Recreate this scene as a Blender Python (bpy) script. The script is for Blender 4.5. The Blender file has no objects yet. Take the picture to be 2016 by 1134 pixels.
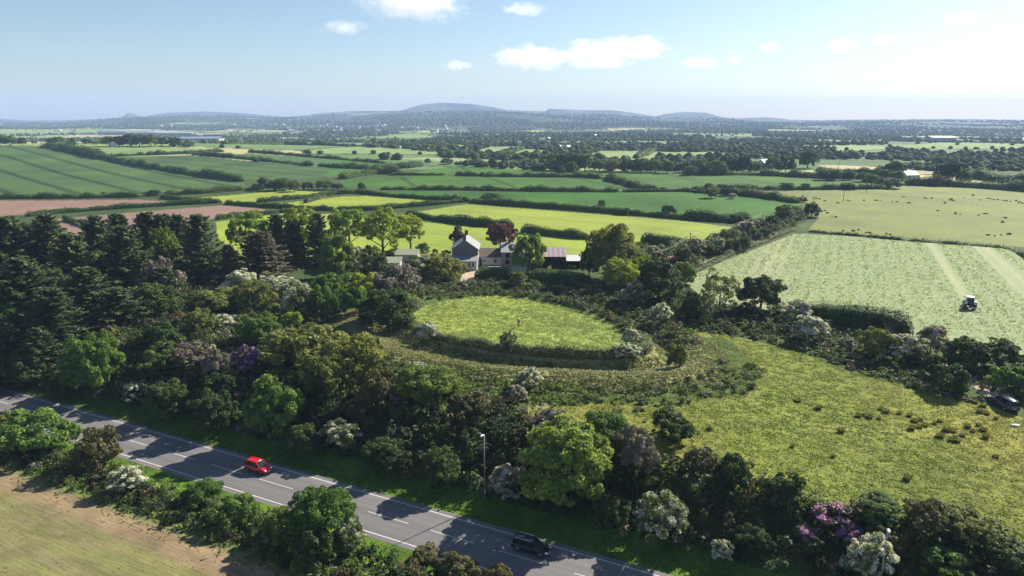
import bpy, math, random
import numpy as np
from math import sin, cos, tan, pi, radians, sqrt, atan2, hypot

# ------------------------------------------------------------------ camera model and helpers
F, TH, CZ = 1344.0, radians(14), 42.0
CT, ST = cos(TH), sin(TH)
SUN_EL, SUN_AZ = radians(33), radians(49)            # azimuth measured from +Y towards +X
ROADZ = -5.0
rng = np.random.default_rng(7)
COL = bpy.context.scene.collection

def _hash(ix, iy, seed):
    n = (ix.astype(np.int64) * 374761393 + iy.astype(np.int64) * 668265263 + seed * 1442695041) & 0xffffffff
    n = ((n ^ (n >> 13)) * 1274126177) & 0xffffffff
    n = (n ^ (n >> 16)) & 0xffffffff
    return n / 4294967295.0

def vnoise(x, y, seed=0):
    x = np.asarray(x, float); y = np.asarray(y, float)
    ix = np.floor(x); iy = np.floor(y); fx = x - ix; fy = y - iy
    fx = fx * fx * (3 - 2 * fx); fy = fy * fy * (3 - 2 * fy)
    a = _hash(ix, iy, seed); b = _hash(ix + 1, iy, seed); c = _hash(ix, iy + 1, seed); d = _hash(ix + 1, iy + 1, seed)
    return (a * (1 - fx) + b * fx) * (1 - fy) + (c * (1 - fx) + d * fx) * fy

def fbm(x, y, seed=0, oct=3):
    s = 0; a = .5; t = 0
    for k in range(oct):
        s = s + a * vnoise(x * 2 ** k, y * 2 ** k, seed + k * 17); t += a; a *= .5
    return s / t

def sst(x, a, b):
    t = np.clip((x - a) / (b - a), 0, 1)
    return t * t * (3 - 2 * t)

# road frame: s runs along the road towards the lower right, n across it towards the near side
RP, RD, RN = (-22.5, 80.9), (.9009, -.4340), (-.4340, -.9009)
def road_n(x, y): return (x - RP[0]) * RN[0] + (y - RP[1]) * RN[1]
def road_s(x, y): return (x - RP[0]) * RD[0] + (y - RP[1]) * RD[1]
def road_pt(s, n): return (RP[0] + s * RD[0] + n * RN[0], RP[1] + s * RD[1] + n * RN[1])

FC = (0.8, 136.0)                                    # centre of the ring earthwork
FX, FY = 21.8, 21.6
RA, RB = (cos(radians(42)), -sin(radians(42))), (sin(radians(42)), cos(radians(42)))
def _sb(a): return 16 * np.clip(1 - .012 * (a - 2), .7, 1.3)
def ring_r(x, y):
    a = (x - FC[0]) * RA[0] + (y - FC[1]) * RA[1]; b = (x - FC[0]) * RB[0] + (y - FC[1]) * RB[1]
    q = np.maximum(np.hypot((a - 2) / 26, (b - .5) / _sb(a)), 1e-4); p = np.hypot(a - 2, b - .5)
    return np.where(q < 1, 21.8 * q, 21.8 + p - p / q)
def ring_pt(r, deg):
    t = radians(deg + 42); k = min(1, r / 21.8); a = 26 * k * cos(t); b = float(_sb(a + 2)) * k * sin(t); p = hypot(a, b); e = 1 + max(0, r - 21.8) / p; a = a * e + 2; b = b * e + .5
    return (FC[0] + a * RA[0] + b * RB[0], FC[1] + a * RA[1] + b * RB[1])
RIDGE = [(-900, 238), (-300, 236), (0, 234), (60, 237), (130, 236), (200, 234), (238, 231), (253, 222), (268, 226), (280, 230), (300, 226), (330, 222), (400, 220),
         (450, 221), (490, 224), (560, 230), (600, 228), (640, 222), (690, 219), (790, 218), (812, 211), (830, 206), (870, 202), (930, 205), (965, 210),
         (1000, 217), (1075, 219), (1080, 214), (1150, 217), (1200, 217), (1240, 221), (1290, 229), (1312, 224), (1345, 220), (1390, 222),
         (1425, 231), (1460, 233), (1510, 231), (1560, 236), (1620, 237), (1700, 237), (1850, 234), (2016, 235), (2600, 236), (3400, 238)]
LAY2 = [(-900, 246), (0, 243), (120, 240), (240, 234), (330, 230), (430, 228), (520, 232), (620, 231), (700, 226), (800, 221), (900, 219), (1000, 223), (1100, 228), (1200, 229), (1300, 236), (1400, 234), (1500, 240), (1620, 241),
        (1750, 239), (1850, 240), (2016, 239), (3400, 243)]
def v2z(v, y):
    dv = (np.asarray(v, float) - 567) / F
    return CZ - y * (ST + dv * CT) / (CT - dv * ST)
def layer(P, x, y, Y):
    u = 1008 + F * 1.0327 * x / np.maximum(y, 1)
    v = np.interp(u, [p[0] for p in P], [p[1] for p in P])
    return v2z(v, Y)

def hbase(x, y):
    x = np.asarray(x, float); y = np.asarray(y, float)
    n = road_n(x, y)
    # general lie of the land
    h = 14 * np.exp(-((x + 480) / 330) ** 2 - ((y - 760) / 250) ** 2)
    h = h - 9 * sst(y, 1000, 1700) + 1.6 * (fbm(x / 170, y / 170, 3, 2) - .5) * sst(y, 260, 420)
    h = h + 5 * (fbm(x / 600 + 9, y / 600, 5, 2) - .5) * sst(y, 900, 1500)
    h = h + 24 * (fbm(x / 620 + 3, y / 430, 14, 2) - .47) * sst(y, 1150, 1900)
    # earthwork
    r = ring_r(x, y)
    near = sst(FC[1] - y, -30, 25)
    ring = 1.0 * np.exp(-((r - 24.5) / 2.0) ** 2) - .6 * np.exp(-((r - 28.6) / 2.2) ** 2) + 1.0 * np.exp(-((r - 34.0) / 3.6) ** 2)
    h = h + ring * (.75 + .25 * near) + .35 * sst(25 - r, 0, 3)
    # cutting of the road
    g = sst(-n, 2.2, 15.0)
    side = ROADZ * (1 - g)
    bank = .7 * np.exp(-((n - 12.0) / 2.2) ** 2) + .9 * sst(n, 9, 22)
    cut = np.where(n < 2, side, ROADZ + bank)
    h = np.where(n < 2, h * g + cut, cut)
    # far hills
    zr = layer(RIDGE, x, y, 7500.0); z2 = layer(LAY2, x, y, 5000.0)
    t1 = sst(y, 4600, 7500) * (1 - .6 * sst(y, 7600, 9500)); t2 = sst(y, 2500, 5000) ** 1.1 * (1 - .8 * sst(y, 5100, 6200))
    hf = np.maximum(zr * t1, z2 * t2) + (fbm(x / 420, y / 420, 11, 4) - .5) * 44 * sst(y, 2900, 4200) * (1 - sst(y, 6700, 7400))
    return np.where(y > 2600, h * (1 - sst(y, 2600, 3400)) + hf * sst(y, 2600, 3400), h)

_T = np.concatenate([np.linspace(30, 400, 700), np.geomspace(401, 12000, 1500)])
def at(u, v, dz=0.0):
    """the point of the terrain seen at a place of the photograph"""
    dx = (u - 1008) / F; dv = (v - 567) / F
    d = (dx, CT - dv * ST, -(ST + dv * CT))
    f = CZ + _T * d[2] - hbase(_T * d[0], _T * d[1]) - dz
    k = np.argmax(f < 0)
    if f[k] >= 0: k = len(_T) - 1
    if k > 0:
        a = f[k - 1] / (f[k - 1] - f[k]) if f[k - 1] != f[k] else 0
        t = _T[k - 1] + a * (_T[k] - _T[k - 1])
    else: t = _T[0]
    x, y = d[0] * t, d[1] * t
    return float(x), float(y), float(hbase(x, y))
def zat(x, y): return float(hbase(x, y))
def depth(x, y, z): return y * CT + (CZ - z) * ST

# ------------------------------------------------------------------ objects
def tag(o, label=None, cat=None, group=None, kind=None):
    if label: o['label'] = label
    if cat: o['category'] = cat
    if group: o['group'] = group
    if kind: o['kind'] = kind
    return o
def link(name, me, mats=(), parent=None, **k):
    o = bpy.data.objects.new(name, me); COL.objects.link(o)
    if me is not None and not me.materials:
        for m in (mats if isinstance(mats, (list, tuple)) else [mats]): me.materials.append(m)
    if parent: o.parent = parent
    return tag(o, **k)
def empty(name, loc=(0, 0, 0), rz=0, scale=(1, 1, 1), **k):
    o = bpy.data.objects.new(name, None); COL.objects.link(o)
    o.location = loc; o.rotation_euler = (0, 0, rz); o.scale = scale; o.empty_display_size = .3
    return tag(o, **k)

def mesh_np(name, V, Q, smooth=False, fcol=None, vcol=None, tone=None, mi=None):
    """mesh from numpy arrays; Q is (M,4) or (M,3)"""
    me = bpy.data.meshes.new(name)
    V = np.ascontiguousarray(V, np.float32); Q = np.ascontiguousarray(Q, np.int32)
    M, K = Q.shape
    me.vertices.add(len(V)); me.vertices.foreach_set('co', V.ravel())
    me.loops.add(M * K); me.loops.foreach_set('vertex_index', Q.ravel())
    me.polygons.add(M)
    me.polygons.foreach_set('loop_start', np.arange(0, M * K, K, dtype=np.int32))
    me.polygons.foreach_set('loop_total', np.full(M, K, np.int32))
    me.polygons.foreach_set('use_smooth', np.full(M, smooth, bool))
    if mi is not None: me.polygons.foreach_set('material_index', np.ascontiguousarray(mi, np.int32))
    me.update(calc_edges=True)
    if fcol is not None:
        a = me.attributes.new('col', 'FLOAT_COLOR', 'FACE'); c = np.ones((M, 4), np.float32); c[:, :3] = fcol; a.data.foreach_set('color', c.ravel())
    if vcol is not None:
        a = me.attributes.new('col', 'FLOAT_COLOR', 'POINT'); c = np.ones((len(V), 4), np.float32); c[:, :3] = vcol; a.data.foreach_set('color', c.ravel())
    if tone is not None:
        a = me.attributes.new('tone', 'FLOAT', 'FACE'); a.data.foreach_set('value', np.ascontiguousarray(tone, np.float32))
    return me

class MB:
    """collects simple shapes into one mesh"""
    def __init__(s): s.v = []; s.f = []; s.m = []; s.cm = 0
    def add(s, vs, fs):
        b = len(s.v); s.v += [tuple(v) for v in vs]; s.f += [tuple(b + i for i in f) for f in fs]; s.m += [s.cm] * len(fs)
    def box(s, x0, x1, y0, y1, z0, z1):
        s.add([(x0,y0,z0),(x1,y0,z0),(x1,y1,z0),(x0,y1,z0),(x0,y0,z1),(x1,y0,z1),(x1,y1,z1),(x0,y1,z1)],
              [(0,3,2,1),(4,5,6,7),(0,1,5,4),(1,2,6,5),(2,3,7,6),(3,0,4,7)])
    def poly(s, vs, t):                # thick polygon: list of points, extruded by vector t
        n = len(vs); a = [tuple(v) for v in vs]; b = [(v[0]+t[0], v[1]+t[1], v[2]+t[2]) for v in vs]
        s.add(a + b, [tuple(range(n))[::-1], tuple(range(n, 2*n))] + [(i, (i+1) % n, n+(i+1) % n, n+i) for i in range(n)])
    def tube(s, p, q, r0, r1=None, n=8):
        r1 = r0 if r1 is None else r1
        p = np.array(p, float); q = np.array(q, float); d = q - p; d /= max(np.linalg.norm(d), 1e-6)
        a = np.cross(d, (0, 0, 1) if abs(d[2]) < .9 else (1, 0, 0)); a /= np.linalg.norm(a); b = np.cross(d, a)
        vs = [tuple(c + r * (cos(t) * a + sin(t) * b)) for c, r in ((p, r0), (q, r1)) for t in [2 * pi * i / n for i in range(n)]]
        s.add(vs, [(i, (i+1) % n, n+(i+1) % n, n+i) for i in range(n)] + [tuple(range(n))[::-1], tuple(range(n, 2*n))])
    def loft(s, rings, cap=True):
        n = len(rings[0]); b = []
        for r in rings: b += r
        fs = [(k*n+i, k*n+(i+1) % n, (k+1)*n+(i+1) % n, (k+1)*n+i) for k in range(len(rings)-1) for i in range(n)]
        if cap: fs += [tuple(range(n))[::-1], tuple(range((len(rings)-1)*n, len(rings)*n))]
        s.add(b, fs)
    def sphere(s, c, r, sc=(1, 1, 1), n=10, m=6):
        rings = []
        for k in range(m + 1):
            a = -pi/2 + pi * (k + .001) / (m + .002)
            rings.append([(c[0]+r*sc[0]*cos(a)*cos(2*pi*i/n), c[1]+r*sc[1]*cos(a)*sin(2*pi*i/n), c[2]+r*sc[2]*sin(a)) for i in range(n)])
        s.loft(rings)
    def mesh(s, name, smooth=False):
        me = bpy.data.meshes.new(name); me.from_pydata(s.v, [], s.f); me.validate(); 
        if len(me.polygons) == len(s.m): me.polygons.foreach_set('material_index', s.m)
        import bmesh
        bm = bmesh.new(); bm.from_mesh(me); bmesh.ops.recalc_face_normals(bm, faces=bm.faces); bm.to_mesh(me); bm.free()
        if smooth: me.shade_smooth()
        me.update(); return me
    def build(s, name, mats, parent=None, smooth=False, bevel=0, **k):
        o = link(name, s.mesh(name, smooth), mats, parent, **k)
        if bevel:
            b = o.modifiers.new('b', 'BEVEL'); b.width = bevel; b.segments = 2; b.limit_method = 'ANGLE'
        return o

# ------------------------------------------------------------------ materials
def newmat(name):
    m = bpy.data.materials.new(name); m.use_nodes = True
    nt = m.node_tree; nt.nodes.clear(); return m, nt
def N(nt, t, **k):
    n = nt.nodes.new(t)
    for a, b in k.items():
        if a == 'inp':
            for i, v in b.items(): n.inputs[i].default_value = v
        else: setattr(n, a, b)
    return n
def L(nt, a, b): nt.links.new(a, b)
def mixc(nt, fac, a, b, mode='MIX'):
    n = N(nt, 'ShaderNodeMix', data_type='RGBA', blend_type=mode)
    for i, s in ((0, fac), (6, a), (7, b)):
        if isinstance(s, (int, float)): n.inputs[i].default_value = s
        elif isinstance(s, tuple): n.inputs[i].default_value = (*s[:3], 1)
        else: L(nt, s, n.inputs[i])
    return n.outputs[2]
def noise(nt, scale, detail=3, rough=.6, vec=None, w='3D'):
    n = N(nt, 'ShaderNodeTexNoise', noise_dimensions=w, inp={'Scale': scale, 'Detail': detail, 'Roughness': rough})
    if vec is not None: L(nt, vec, n.inputs['Vector'])
    return n.outputs['Fac']
def ramp(nt, fac, stops):
    r = N(nt, 'ShaderNodeValToRGB'); e = r.color_ramp.elements
    while len(e) < len(stops): e.new(.5)
    for el, (p, c) in zip(e, stops):
        el.position = p; el.color = (*c, 1) if isinstance(c, tuple) else (c, c, c, 1)
    L(nt, fac, r.inputs[0]); return r.outputs[0]

def leafmat(name, A, B, trans=.3, rough=.65, attr='tone', spec=.25, hue=.05):
    m, nt = newmat(name)
    if attr == 'tone':
        at_ = N(nt, 'ShaderNodeAttribute', attribute_name='tone'); c = mixc(nt, at_.outputs['Fac'], A, B)
    else:
        at_ = N(nt, 'ShaderNodeAttribute', attribute_name='col'); c = at_.outputs['Color']
    oi = N(nt, 'ShaderNodeObjectInfo')
    hs = N(nt, 'ShaderNodeHueSaturation')
    mh = N(nt, 'ShaderNodeMapRange', inp={3: .5 - hue * .35, 4: .5 + hue * .35}); L(nt, oi.outputs['Random'], mh.inputs[0]); L(nt, mh.outputs[0], hs.inputs['Hue'])
    mv = N(nt, 'ShaderNodeMapRange', inp={3: 1.9, 4: 1.35}); L(nt, oi.outputs['Random'], mv.inputs[0]); L(nt, mv.outputs[0], hs.inputs['Value'])
    L(nt, c, hs.inputs['Color']); c = hs.outputs['Color'] if hue else c
    p = N(nt, 'ShaderNodeBsdfPrincipled', inp={'Roughness': rough, 'Specular IOR Level': spec}); L(nt, c, p.inputs['Base Color'])
    t = N(nt, 'ShaderNodeBsdfTranslucent'); tc = mixc(nt, 1, c, (1.5, 1.4, .75) if attr == 'tone' else (1.15, 1.12, .85), 'MULTIPLY'); L(nt, tc, t.inputs['Color'])
    mx = N(nt, 'ShaderNodeMixShader', inp={0: trans}); L(nt, p.outputs[0], mx.inputs[1]); L(nt, t.outputs[0], mx.inputs[2])
    o = N(nt, 'ShaderNodeOutputMaterial'); L(nt, mx.outputs[0], o.inputs['Surface']); return m

def plain(name, col, rough=.6, metal=0, var=.15, scale=3., spec=.5, coat=0, bump=0, emit=None):
    m, nt = newmat(name)
    tc = N(nt, 'ShaderNodeTexCoord'); f = noise(nt, scale, 4, .65, tc.outputs['Object'])
    c = mixc(nt, f, tuple(x * (1 - var) for x in col), tuple(min(1, x * (1 + var)) for x in col))
    p = N(nt, 'ShaderNodeBsdfPrincipled', inp={'Roughness': rough, 'Metallic': metal, 'Specular IOR Level': spec, 'Coat Weight': coat}); L(nt, c, p.inputs['Base Color'])
    if bump:
        b = N(nt, 'ShaderNodeBump', inp={'Strength': 1, 'Distance': bump}); L(nt, f, b.inputs['Height']); L(nt, b.outputs[0], p.inputs['Normal'])
    o = N(nt, 'ShaderNodeOutputMaterial'); L(nt, p.outputs[0], o.inputs['Surface']); return m

def stripes(name, a, b, scale, rough=.7, direction='X', bump=.02, dist=0.0, metal=0, kind='SIN', noise_amt=.25):
    m, nt = newmat(name)
    tc = N(nt, 'ShaderNodeTexCoord')
    w = N(nt, 'ShaderNodeTexWave', wave_type='BANDS', bands_direction=direction, wave_profile=kind, inp={'Scale': scale, 'Distortion': dist, 'Detail': 2}); L(nt, tc.outputs['Object'], w.inputs[0])
    f = noise(nt, 1.3, 4, .6, tc.outputs['Object'])
    c = mixc(nt, w.outputs['Fac'], a, b); c2 = mixc(nt, f, (1 - noise_amt,) * 3, (1 + noise_amt,) * 3); c = mixc(nt, 1, c, c2, 'MULTIPLY')
    p = N(nt, 'ShaderNodeBsdfPrincipled', inp={'Roughness': rough, 'Metallic': metal}); L(nt, c, p.inputs['Base Color'])
    bp = N(nt, 'ShaderNodeBump', inp={'Strength': 1, 'Distance': bump}); L(nt, w.outputs['Fac'], bp.inputs['Height']); L(nt, bp.outputs[0], p.inputs['Normal'])
    o = N(nt, 'ShaderNodeOutputMaterial'); L(nt, p.outputs[0], o.inputs['Surface']); return m

def groundmat(name, fine=1.6, amt=.35, bump=.12, bscale=2.5, rough=.9, sheen=0.0, coarse=.05, camt=.2, aniso=None):
    """colour from the mesh's own patches of crop, grass and soil, broken up by noise"""
    m, nt = newmat(name)
    tc = N(nt, 'ShaderNodeTexCoord'); vec = tc.outputs['Object']
    if aniso:
        mp = N(nt, 'ShaderNodeMapping', vector_type='POINT'); mp.inputs['Rotation'].default_value = (0, 0, aniso[0]); L(nt, vec, mp.inputs[0])
        m2 = N(nt, 'ShaderNodeMapping', vector_type='POINT'); m2.inputs['Scale'].default_value = (1, aniso[1], 1); L(nt, mp.outputs[0], m2.inputs[0]); vec = m2.outputs[0]
    a = N(nt, 'ShaderNodeAttribute', attribute_name='col')
    f = noise(nt, fine, 5, .7, vec); g = noise(nt, coarse, 4, .6, vec)
    k = mixc(nt, ramp(nt, f, [(.3, 0.), (.7, 1.)]), (1 - amt,) * 3, (1 + amt,) * 3)
    k2 = mixc(nt, ramp(nt, g, [(.3, 0.), (.7, 1.)]), (1 - camt, 1 - camt, 1 - camt * .6), (1 + camt, 1 + camt * .8, 1 - camt * .2))
    c = mixc(nt, 1, a.outputs['Color'], k, 'MULTIPLY'); c = mixc(nt, 1, c, k2, 'MULTIPLY')
    p = N(nt, 'ShaderNodeBsdfPrincipled', inp={'Roughness': rough, 'Specular IOR Level': .1, 'Sheen Weight': sheen, 'Sheen Roughness': .5}); L(nt, c, p.inputs['Base Color'])
    p.inputs['Sheen Tint'].default_value = (.8, 1, .4, 1)
    h = noise(nt, bscale, 4, .75, vec)
    b = N(nt, 'ShaderNodeBump', inp={'Strength': 1, 'Distance': bump}); L(nt, h, b.inputs['Height']); L(nt, b.outputs[0], p.inputs['Normal'])
    o = N(nt, 'ShaderNodeOutputMaterial'); L(nt, p.outputs[0], o.inputs['Surface']); return m
# ------------------------------------------------------------------ the land: fields, as seen from the road to the horizon
YG = (.235, .29, .045); WH = (.062, .115, .036); GR = (.048, .120, .018); PK = (.225, .145, .115); PALE = (.20, .26, .10)
TAN = (.42, .36, .20); PAS = (.155, .185, .055); MOWN = (.235, .29, .145); MEAD = (.195, .21, .042); FORT = (.23, .30, .07)
FIELDS = [  # name, colour, polygon in photo pixels
 ('wheat_field', WH, [(-400, 290), (0, 287), (90, 287), (207, 313), (477, 357), (493, 372), (313, 384), (0, 391), (-500, 397)]),
 ('grass_field', (.17, .24, .09), [(183, 288), (233, 286), (300, 288), (400, 293), (443, 297), (330, 304), (197, 309)]),
 ('wheat_field', WH, [(213, 309), (370, 305), (617, 328), (700, 333), (672, 345), (600, 353), (480, 353)]),
 ('wheat_field', (.065, .125, .05), [(448, 305), (490, 302), (672, 313), (760, 322), (700, 331), (617, 326)]),
 ('ploughed_field', PK, [(-400, 398), (0, 395), (273, 393), (360, 400), (127, 418), (0, 425), (-400, 440)]),
 ('ploughed_field', PK, [(100, 432), (127, 429), (437, 404), (547, 415), (427, 430), (300, 450), (180, 470), (140, 460)]),
 ('grass_field', YG, [(360, 392), (573, 374), (650, 380), (500, 398), (443, 399)]),
 ('grass_field', YG, [(540, 402), (672, 387), (715, 385), (872, 398), (772, 411), (660, 414)]),
 ('grass_field', YG, [(424, 437), (560, 420), (660, 421), (760, 425), (790, 431), (760, 520), (500, 520), (430, 470)]),
 ('grass_field', YG, [(795, 421), (919, 402), (1344, 435), (1441, 447), (1394, 470), (1344, 482), (1162, 472), (1025, 455), (850, 432)]),
 ('grass_field', (.22, .285, .045), [(760, 428), (860, 440), (1015, 455), (1165, 474), (1152, 508), (1000, 520), (900, 535), (790, 545), (700, 540), (720, 450)]),
 ('crop_field', GR, [(672, 352), (875, 345), (1139, 348), (1192, 353), (1245, 375), (1219, 377), (900, 374), (749, 373), (672, 368)]),
 ('crop_field', (.036, .115, .014), [(705, 377), (800, 376), (1219, 379), (1344, 377), (1400, 380), (1484, 380), (1571, 398), (1581, 407), (1544, 420), (1477, 433), (1344, 429), (925, 397), (760, 384)]),
 ('crop_field', GR, [(1152, 337), (1344, 342), (1500, 345), (1731, 365), (1737, 371), (1531, 373), (1344, 372), (1285, 373), (1192, 350)]),
 ('crop_field', GR, [(799, 340), (850, 333), (905, 327), (1139, 340), (1170, 349), (1139, 346), (875, 343)]),
 ('crop_field', (.05, .125, .035), [(672, 315), (760, 318), (832, 325), (795, 330), (672, 330)]),
 ('crop_field', (.05, .13, .035), [(650, 333), (729, 337), (672, 343), (640, 345)]),
 ('grass_field', (.24, .28, .14), [(732, 310), (905, 311), (1039, 318), (1010, 325), (915, 323), (838, 315)]),
 ('grass_field', PALE, [(929, 300), (965, 289), (1045, 287), (982, 304)]),
 ('grass_field', (.17, .25, .08), [(985, 305), (1032, 293), (1094, 297), (1049, 307)]),
 ('grass_field', PALE, [(1155, 306), (1182, 297), (1272, 297), (1252, 311)]),
 ('grass_field', PALE, [(1262, 312), (1282, 299), (1400, 299), (1494, 305), (1411, 310)]),
 ('grass_field', (.19, .27, .09), [(739, 281), (800, 282), (845, 292), (780, 292)]),
 ('grass_field', (.15, .22, .08), [(815, 284), (870, 284), (959, 287), (892, 294)]),
 ('grass_field', (.15, .22, .08), [(440, 283), (600, 280), (735, 281), (740, 286), (560, 288)]),
 ('stubble_field', TAN, [(1611, 325), (1700, 327), (1740, 330), (1715, 338), (1611, 336)]),
 ('stubble_field', TAN, [(1480, 337), (1600, 335), (1606, 339), (1484, 342)]),
 ('stubble_field', TAN, [(1811, 344), (1894, 347), (1967, 363), (1900, 360), (1800, 352)]),
 ('stubble_field', (.36, .32, .17), [(1776, 333), (1830, 336), (1900, 344), (1790, 342)]),
 ('stubble_field', (.36, .33, .2), [(1574, 279), (1660, 277), (1741, 274), (1700, 282), (1580, 282)]),
 ('stubble_field', TAN, [(1774, 268), (1864, 269), (1850, 273), (1776, 273)]),
 ('pasture', PAS, [(1484, 378), (1731, 373), (1781, 365), (1900, 365), (2016, 374), (2400, 395), (2400, 520), (2016, 487), (1977, 483), (1591, 453), (1611, 430), (1614, 410), (1571, 396)]),
 ('hay_field', MOWN, [(1340, 548), (1564, 460), (1744, 468), (1960, 486), (1987, 490), (2016, 512), (2100, 640), (2150, 720), (2016, 705), (1850, 668), (1700, 650), (1540, 612), (1400, 600)]),
]
NEAR_FIELDS = []                                      # polygons given on the ground, in metres
def poly_world(P): return np.array([at(u, v)[:2] for u, v in P])
def inpoly(px, py, P):
    ins = np.zeros(px.shape, bool); n = len(P)
    bb = (px >= P[:, 0].min()) & (px <= P[:, 0].max()) & (py >= P[:, 1].min()) & (py <= P[:, 1].max())
    idx = np.nonzero(bb)[0]; x = px[idx]; y = py[idx]; r = np.zeros(len(idx), bool)
    for i in range(n):
        x0, y0 = P[i]; x1, y1 = P[(i + 1) % n]
        if y0 == y1: continue
        c = ((y0 > y) != (y1 > y)) & (x < (x1 - x0) * (y - y0) / (y1 - y0) + x0)
        r ^= c
    ins[idx] = r; return ins
def cells(x, y, size, seed):
    """field mosaic: id noise of the nearest cell and distance to the cell edge"""
    gx = x / size; gy = y / size; ix = np.floor(gx); iy = np.floor(gy)
    b1 = np.full(x.shape, 9.); b2 = np.full(x.shape, 9.); idv = np.zeros(x.shape)
    for a in (-1, 0, 1):
        for b in (-1, 0, 1):
            cx = ix + a; cy = iy + b
            px = cx + .15 + .7 * _hash(cx, cy, seed); py = cy + .15 + .7 * _hash(cx, cy, seed + 5)
            d = np.maximum(abs(gx - px), abs(gy - py)) * .55 + np.hypot(gx - px, gy - py) * .45
            up = d < b1
            b2 = np.where(up, b1, np.minimum(b2, d)); idv = np.where(up, _hash(cx, cy, seed + 9), idv); b1 = np.minimum(b1, d)
    return idv, (b2 - b1) * size
def woodmask(x, y):
    w = fbm(x / 260 + 4, y / 330, 21, 3)
    return w + .03 * sst(y, 700, 1500) + .045 * sst(x, 120, 320) * sst(y, 430, 600)

# polar grid, fine inside the view and coarse round the rest
def build_ground():
    fine = np.linspace(radians(-39.5), radians(39.5), 1150)
    rest = np.linspace(radians(39.5), radians(320.5), 60)[1:-1]
    ang = np.concatenate([fine, rest]); NA = len(ang)
    vs = np.concatenate([np.linspace(1175, 640, 390), np.linspace(639, 300, 330), np.linspace(299.4, 245, 90)])   # even steps down the picture
    dv = (vs - 567) / F; rr = (CZ + 2) * (CT - dv * ST) / (ST + dv * CT)
    rr = rr[rr < 2600]
    rad = np.concatenate([[2., 20., 38.], rr, np.geomspace(rr[-1] * 1.02, 8200, 150), [8400, 8700]])
    NR = len(rad)
    Rg, Ag = np.meshgrid(rad, ang, indexing='ij')
    X = (Rg * np.sin(Ag)).ravel(); Y = (Rg * np.cos(Ag)).ravel()
    Z = hbase(X, Y)
    n = road_n(X, Y); r = ring_r(X, Y)
    C = np.zeros((len(X), 3)); reg = np.full(len(X), -1, int)
    mot = fbm(X / 9, Y / 9, 31, 3)[:, None]; mot2 = fbm(X / 2.2, Y / 2.2, 32, 3)[:, None]
    C[:] = np.array((.050, .080, .022)) * (.7 + .6 * mot)                       # rough ground
    far = Y > 560
    idv, ed = cells(X, Y, 190., 2); idb, edb = cells(X + 600, Y, 420., 8)
    pal = np.array([(.17, .25, .08), (.11, .18, .06), (.08, .14, .05), (.22, .28, .11), (.36, .33, .19), (.07, .13, .045), (.19, .26, .10), (.13, .2, .08)])
    ci = (idv * 7.99).astype(int); cf = pal[ci] * 1.0
    wm = woodmask(X, Y); wood = wm > .55
    cf = np.where((ed < 7)[:, None], np.array((.035, .055, .02)), cf); cf = np.where(wood[:, None], np.array((.04, .06, .022)) * (.6 + .8 * mot), cf)
    C = np.where(far[:, None], cf, C)
    # the far hills: heather, rough pasture, small fields lower down
    hz = sst(Y, 5300, 6400); mo = fbm(X / 150, Y / 350, 41, 4)
    moor = np.array((.06, .062, .035)) * (.2 + 1.5 * sst(mo, .3, .7)[:, None])
    C = np.where((hz > .5)[:, None] & (Z > 60)[:, None], moor, C)
    lowhill = (Y > 3000) & ~((hz > .5) & (Z > 60))
    keep = (fbm(X / 500, Y / 700, 51, 2) > .64)[:, None]
    C = np.where(lowhill[:, None] & ~keep, np.array((.040, .058, .028)) * (.3 + 1.3 * fbm(X / 60, Y / 120, 43, 3)[:, None]), C)
    # named fields
    obs = []
    for k, (nm, c, P) in enumerate(FIELDS):
        W = poly_world(P); m = inpoly(X, Y, W)
        reg[m] = k; C[m] = np.array(c) * (.92 + .16 * fbm(X[m] / 30, Y[m] / 60, 60 + k, 2)[:, None])
    K = len(FIELDS)
    def near(nm, mask, c):
        nonlocal K
        reg[mask] = K; C[mask] = c[mask] if isinstance(c, np.ndarray) and c.ndim == 2 and len(c) == len(mask) else c
        NEAR_FIELDS.append(nm); K += 1
    dzm = np.zeros(len(X))
    # wheat: tramlines sunk in the crop
    def lines(k, P, Q, gap, col, w=.9, dz=-.25, second=1.9, count=None):
        a = np.array(at(*P)[:2]); b = np.array(at(*Q)[:2]); d = (b - a) / np.linalg.norm(b - a); nn = np.array((-d[1], d[0]))
        m = reg == k; t = (X[m] - a[0]) * nn[0] + (Y[m] - a[1]) * nn[1] + 3 * (fbm(X[m] / 120, Y[m] / 120, 70 + k, 2) - .5)
        q = np.abs((t + gap / 2) % gap - gap / 2)
        f = np.exp(-((q - second / 2) / w) ** 2)
        idx = np.nonzero(m)[0]; dzm[idx] += dz * f; C[idx] = C[idx] * (1 - f[:, None]) + np.array(col) * f[:, None]
    lines(0, (30, 292), (415, 381), 26, (.022, .045, .015), 1.3)
    lines(2, (260, 312), (640, 348), 24, (.03, .06, .02), 1.1); lines(11, (1140, 352), (1235, 374), 60, (.02, .045, .012), .8)
    lines(13, (1200, 340), (1300, 371), 40, (.025, .07, .015), .8); lines(14, (910, 330), (930, 342), 44, (.02, .05, .015), .8)
    lines(7, (600, 400), (800, 404), 16, (.20, .25, .04), .8, -.1); lines(10, (760, 450), (1100, 490), 18, (.19, .25, .04), .8, -.1); lines(9, (850, 424), (1330, 470), 18, (.20, .25, .04), .8, -.1)
    # fort ring
    th = np.arctan2(Y - FC[1], X - FC[0])
    wob = 1.2 * (fbm(np.cos(th) * 3 + 5, np.sin(th) * 3, 80, 2) - .5)
    inner = r + wob < 22.2
    near('meadow', inner, np.array(FORT) * (.72 + .55 * mot) * np.where(mot2 > .5, 1.08, .92) * (1 + np.array((.35, .05, -.1)) * (fbm(X / 12, Y / 12, 82, 2)[:, None] - .5)))
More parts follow.
